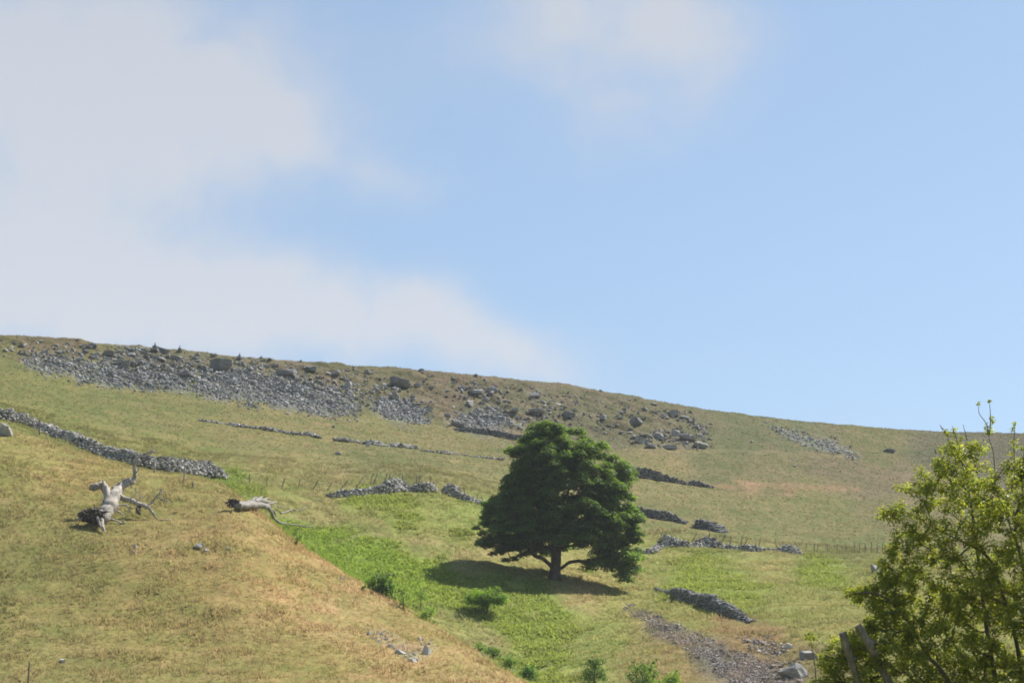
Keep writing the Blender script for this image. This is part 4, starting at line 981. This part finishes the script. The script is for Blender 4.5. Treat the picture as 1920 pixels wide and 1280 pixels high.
# ------------------------------------------------------------------ near bush
DB = 46.0
SB = DB / F / CP
gz = lambda px: float(ground(*(P(px, 1200, DB)[:2])))
def near_bush():
    bx = P(1885, 1200, DB); base = np.array([bx[0], bx[1], gz(1885)])
    root = thing("bush", "tall leafy green bush rising close by at the bottom right corner", "bush", base)
    OUT = [(1500,1300),(1530,1262),(1548,1215),(1562,1190),(1590,1184),(1612,1182),(1640,1150),(1600,1118),(1580,1112),(1588,1104),(1630,1100),(1650,1080),(1648,1050),(1672,1030),(1665,1008),(1688,985),(1655,965),(1655,955),(1690,945),(1712,925),
           (1682,918),(1684,908),(1720,905),(1716,880),(1740,862),(1762,845),(1785,835),(1830,828),(1850,845),(1850,880),(1880,880),(1905,850),(1960,830),(2060,860),(2130,940),(2160,1060),(2170,1200),(2170,1420),(1500,1420)]
    cl = []; rad = []; tries = 0
    while len(cl) < 2250 and tries < 90000:
        tries += 1
        px = random.uniform(1500, 2170); py = random.uniform(828, 1400)
        if not in_poly(np.array([px]), np.array([py]), OUT)[0]: continue
        # how deep inside the outline -> how far the bush reaches towards and away from us
        inside = min(1.0, max(0.05, min(px - np.interp(py, [830, 900, 960, 1060, 1110, 1180, 1300, 1420], [1790, 1690, 1665, 1655, 1640, 1580, 1500, 1480]), py - np.interp(px, [1500, 1600, 1700, 1780, 1900, 2170], [1290, 1110, 900, 830, 850, 960])) / 170))
        # the upper crown is open, dense further down and to the right
        dens = 0.75 + 0.25 * np.clip((py - 900) / 230, 0, 1) 
        if random.random() > dens: continue
        if py < 1150 and fbm(np.array(px / 46.0), np.array(py / 46.0), 35, 3) < -0.26: continue
        dep = random.uniform(-1, 1) * 1.15 * inside ** 0.5
        p = P(px, py, DB + dep); r_ = random.uniform(8, 15)
        if any(np.linalg.norm(p - c) < (r_ + r2) * 0.20 * SB for c, r2 in zip(cl, rad)): continue
        cl.append(p); rad.append(r_)
    print('bush clumps', len(cl), tries)
    for px, py in ((1590,1110),(1602,1108),(1620,1108),(1683,914),(1700,912),(1660,962),(1674,962),(1690,958),(1520,1190)): cl.append(P(px, py, DB + random.uniform(-.2, .2))); rad.append(9)
    shoots = [([(1866,920),(1865,880),(1862,845),(1856,828),(1854,815)], [(1854,800,8),(1858,808,8),(1850,812,6),(1861,790,5)]),
              ([(1856,815),(1852,803),(1847,790),(1836,775),(1835,760)], [(1835,757,3.5)]), ([(1856,815),(1857,795),(1857,775),(1855,752)], [(1855,752,3.5),(1859,783,4)]),
              ([(1903,900),(1902,860),(1901,830),(1903,800),(1904,790)], [(1903,795,5),(1898,805,5),(1899,826,8),(1904,838,8),(1896,850,8)]),
              ([(1792,860),(1782,838),(1776,815),(1770,806)], [(1774,812,8),(1770,808,6)]), ([(1800,850),(1794,825),(1788,805),(1786,798)], [(1789,806,6),(1788,818,8),(1800,822,6)]),
              ([(1822,860),(1816,835),(1810,812),(1806,796)], [(1812,836,4)]), ([(1755,850),(1752,838)], []), ([(1768,805),(1762,796)], []), ([(1918,880),(1921,840),(1924,810)], [(1921,840,8),(1923,815,7)])]
    lv = MB()
    def leaves(c, r_, n, up=0.55):
        p, nr = leaf_clump(c, r_ * SB * 1.25, 0.9, n, up, 0.0)
        cc = tint(n, (0.22, 0.25, 0.058), 0.34, 0.12) * random.uniform(0.75, 1.2)
        L = rng.uniform(0.032, 0.066, n); v, f, c3 = leaf_quads(p, nr, L, L * rng.uniform(0.45, 0.65, n), cc, 0.2); lv.add(v, f, c3)
    for c, r_ in zip(cl, rad): leaves(c, r_, int(r_ * r_ * 0.46) + 8)
    stems = [[(1880, None, 0), (1868, 1290, 0), (1850, 1180, 0.1), (1838, 1080, 0.2), (1826, 980, 0.2), (1812, 900, 0.2), (1800, 858, 0.2)],
             [(1905, None, 0.3), (1915, 1300, 0.4), (1905, 1200, 0.3), (1872, 1090, -0.1), (1848, 1040, -0.2), (1790, 1008, -0.3), (1745, 985, -0.3)],
             [(1895, None, -0.2), (1925, 1250, -0.3), (1930, 1120, -0.4), (1900, 1000, -0.2), (1868, 920, 0), (1866, 900, 0)],
             [(1850, None, 0.1), (1790, 1300, 0), (1740, 1230, -0.2), (1700, 1160, -0.3), (1650, 1115, -0.3), (1600, 1112, -0.3)],
             [(1920, None, 0), (1990, 1250, 0.2), (2030, 1100, 0.4), (2050, 960, 0.4)]]
    mb = MB(); alln = []
    trunks = []
    for st in stems:
        pts = []
        for px, py, dep in st:
            if py is None: q = P(px, 1200, DB + dep); q[2] = gz(px) - 0.15
            else: q = P(px, py, DB + dep)
            pts.append(q)
        trunks.append(np.array(pts))
    # each clump hangs on the nearest stem
    own = [[] for _ in stems]
    for c in cl:
        k = int(np.argmin([np.min(np.linalg.norm(t[1:] - c, axis=1)) for t in trunks])); own[k].append(c)
    for k, t in enumerate(trunks):
        tt = smoothpath(t, 2); tr = np.linspace(0.042, 0.009, len(tt))
        nodes, par, r, fx = skeleton(list(tt), list(tr), own[k], 0.0035, 0.03, 0.42, 0.35, 0.07)
        s_ = skeleton_mesh(nodes, par, r, fx, tt, tr, 5); mb.v += s_.v; mb.f += [f + mb.n for f in s_.f]; mb.n += s_.n
    for pts, cs in shoots:
        pp = smoothpath([P(x, y, DB) for x, y in pts], 3); mb.tube(pp, np.linspace(0.011, 0.004, len(pp)), 5)
        for x, y, r_ in cs: leaves(P(x, y, DB), r_, int(r_ * 2.2) + 5, 0.2)
    mb.build("branches", M_bushbark, root, True)
    lv.build("foliage", M_bushleaf, root)
    for pts, rr in (([(1580,1186,-0.7),(1588,1215,-0.6),(1600,1250,-0.45),(1625,1310,-0.2),(1700,1420,-0.2)], (7, 6.5)), ([(1608,1172,-0.9),(1622,1194,-0.85),(1634,1214,-0.8),(1652,1250,-0.5),(1690,1320,-0.3),(1750,1430,-0.3)], (6.5, 7.5))):
        m2 = MB(); pp = smoothpath([P(x, y, DB + z) for x, y, z in pts], 4); m2.tube(pp, np.linspace(rr[0], rr[1], len(pp)) * SB, 12, 0.05)
        kn = pp[7]; m2.tube([kn, kn + np.array([0.09, -0.03, 0.05])], [0.05, 0.03], 7, 0.05)
        m2.build("cut_stem", M_cut, root, True)
near_bush()
def near_sapling():
    b = P(1522, 1200, 47.5); b[2] = float(ground(b[0], b[1])); root = thing("sapling", "single thin leafy shoot standing left of the tall bush", "sapling", b)
    pp = smoothpath([b, P(1530, 1290, 47.5), P(1527, 1240, 47.5), P(1521, 1205, 47.5), P(1519, 1186, 47.5)], 4); mb = MB(); mb.tube(pp, np.linspace(0.014, 0.003, len(pp)), 5); mb.build("stem", M_bushbark, root, True)
    lv = MB()
    for x, y in ((1519, 1190), (1514, 1198), (1524, 1196), (1518, 1207), (1526, 1208), (1512, 1192)):
        p, nr = leaf_clump(P(x, y, 47.5), 6 * SB, 0.8, 9, 0.3, 0); L = rng.uniform(0.04, 0.07, 9)
        v, f, c = leaf_quads(p, nr, L, L * 0.5, tint(9, (0.11, 0.14, 0.03), 0.25), 0.2); lv.add(v, f, c)
    lv.build("foliage", M_leaf, root)
near_sapling()

# ------------------------------------------------------------------ sun, sky
sd = Vector((0.60, 0.44, 1.0)).normalized()
sun = bpy.data.lights.new("sun", 'SUN'); sun.energy = 5.0; sun.angle = math.radians(0.5); sun.color = (1.0, 0.955, 0.88)
so = bpy.data.objects.new("sun", sun); COL.objects.link(so); so.rotation_euler = (-sd).to_track_quat('-Z', 'Y').to_euler(); so.location = (0, 0, 400)
w = bpy.data.worlds.new("World"); scene.world = w; w.use_nodes = True
nt = w.node_tree; nt.nodes.clear(); ns, ls = nt.nodes, nt.links
sky = ns.new('ShaderNodeTexSky'); sky.sky_type = 'NISHITA'; sky.sun_disc = False
sky.sun_elevation = math.asin(sd.z); sky.sun_rotation = math.atan2(sd.x, sd.y); sky.altitude = 300; sky.air_density = 1.0; sky.dust_density = 1.0; sky.ozone_density = 1.2
tc = ns.new('ShaderNodeTexCoord'); sep = ns.new('ShaderNodeSeparateXYZ')
def M(op, a, b=None, c=None):
    n = ns.new('ShaderNodeMath'); n.operation = op
    for i, v in enumerate((a, b, c)):
        if v is None: continue
        if hasattr(v, 'links'): ls.new(v, n.inputs[i])
        else: n.inputs[i].default_value = v
    return n.outputs[0]
ls.new(tc.outputs['Generated'], sep.inputs[0])
az = M('ARCTAN2', sep.outputs[0], sep.outputs[1]); el = M('ARCSINE', sep.outputs[2])
n1 = node(nt, 'ShaderNodeTexNoise', Scale=9.0, Detail=6.0, Roughness=0.55); ls.new(tc.outputs['Generated'], n1.inputs['Vector'])
n2 = node(nt, 'ShaderNodeTexNoise', Scale=22.0, Detail=5.0, Roughness=0.55); ls.new(tc.outputs['Generated'], n2.inputs['Vector'])
sc_ = ns.new('ShaderNodeSeparateColor'); ls.new(n1.outputs['Color'], sc_.inputs[0])
az = M('ADD', az, M('MULTIPLY', M('SUBTRACT', sc_.outputs[0], 0.5), 0.11)); el = M('ADD', el, M('MULTIPLY', M('SUBTRACT', sc_.outputs[1], 0.5), 0.07))
BL = [(200,100,360,170,1.0),(20,260,300,200,0.75),(430,255,210,90,0.6),(660,335,170,45,0.45),(1210,80,180,115,0.95),(1010,60,200,70,0.55),(110,440,200,130,0.42),(330,625,400,90,1.0),(720,625,260,60,0.85),(60,560,260,140,0.6),
      (980,690,220,45,0.35),(1500,800,420,70,0.18),(1300,210,250,80,0.2),(1850,250,120,40,0.08), (1300,660,250,50,0.12)]
tot = None
for px, py, sx, sy, wgt in BL:
    a, t = ray(px, py); e = math.atan(t)
    dx = M('MULTIPLY', M('SUBTRACT', az, float(a)), F / sx); dy = M('MULTIPLY', M('SUBTRACT', el, float(e)), F / sy)
    g = M('MULTIPLY', M('EXPONENT', M('MULTIPLY', M('ADD', M('MULTIPLY', dx, dx), M('MULTIPLY', dy, dy)), -0.62)), wgt * 0.8)
    tot = g if tot is None else M('ADD', tot, g)
n3 = node(nt, 'ShaderNodeTexNoise', Scale=55.0, Detail=6.0, Roughness=0.6, Distortion=0.6); ls.new(tc.outputs['Generated'], n3.inputs['Vector'])
tex = M('ADD', M('ADD', M('MULTIPLY', n2.outputs[0], 1.7), M('MULTIPLY', n3.outputs[0], 0.7)), -0.18)
# broken cloud over the rest of the sky
mr = ns.new('ShaderNodeMapRange'); ls.new(n1.outputs[0], mr.inputs[0]); mr.inputs[1].default_value = 0.5; mr.inputs[2].default_value = 0.75
outside = ns.new('ShaderNodeMapRange'); ls.new(M('ABSOLUTE', az), outside.inputs[0]); outside.inputs[1].default_value = 0.2; outside.inputs[2].default_value = 0.5
tot = M('ADD', M('MULTIPLY', tot, tex), M('MULTIPLY', M('MULTIPLY', mr.outputs[0], outside.outputs[0]), 0.35))
fac = ns.new('ShaderNodeMapRange'); fac.interpolation_type = 'SMOOTHSTEP'; ls.new(tot, fac.inputs[0]); fac.inputs[1].default_value = 0.0; fac.inputs[2].default_value = 1.15; fac.inputs[4].default_value = 0.84
SKYS = 0.081
tn = mixc(nt, 'MULTIPLY', 1.0, sky.outputs[0], (0.99, 1.02, 0.985))
CLOUD = [v / SKYS / 1.8 for v in (0.63, 0.65, 0.71)]
ce = ns.new('ShaderNodeMapRange'); ls.new(M('ARCSINE', sep.outputs[2]), ce.inputs[0]); ce.inputs[1].default_value = math.radians(14); ce.inputs[2].default_value = math.radians(21)
cl_ = mixc(nt, 'MIX', ce.outputs[0], tuple(v / SKYS / 1.8 for v in (0.705, 0.72, 0.76)), tuple(v / SKYS / 1.8 for v in (0.62, 0.64, 0.69)))
cm = mixc(nt, 'MIX', fac.outputs[0], tn, cl_)
bg = ns.new('ShaderNodeBackground'); bg.inputs[1].default_value = SKYS; ls.new(cm, bg.inputs[0])
ls.new(bg.outputs[0], ns.new('ShaderNodeOutputWorld').inputs[0])

bm = bmesh.new(); bmesh.ops.create_cube(bm, size=1)
me = bpy.data.meshes.new("haze"); bm.to_mesh(me); bm.free()
hz = bpy.data.objects.new("haze", me); COL.objects.link(hz); hz.location = (0, 0, 105); hz.scale = (6800, 6800, 340)
tag(hz, "thin pale summer haze in the air over the valley", "haze", None, "stuff")
m, nt, ns, ls = newmat("thin_haze"); pv = ns.new('ShaderNodeVolumePrincipled'); pv.inputs['Color'].default_value = (0.86, 0.92, 1.0, 1); pv.inputs['Density'].default_value = 0.00010; pv.inputs['Anisotropy'].default_value = 0.2
ls.new(pv.outputs[0], ns.new('ShaderNodeOutputMaterial').inputs['Volume']); me.materials.append(m)

scene.view_settings.view_transform = 'Standard'; scene.view_settings.look = 'None'; scene.view_settings.exposure = 0.85; scene.view_settings.gamma = 1
scene.cycles.max_bounces = 5; scene.cycles.diffuse_bounces = 3; scene.cycles.transmission_bounces = 3; scene.cycles.use_denoising = True; scene.cycles.denoiser = 'OPENIMAGEDENOISE'; scene.cycles.denoising_prefilter = 'ACCURATE'; scene.cycles.volume_bounces = 0; scene.cycles.filter_width = 1.8
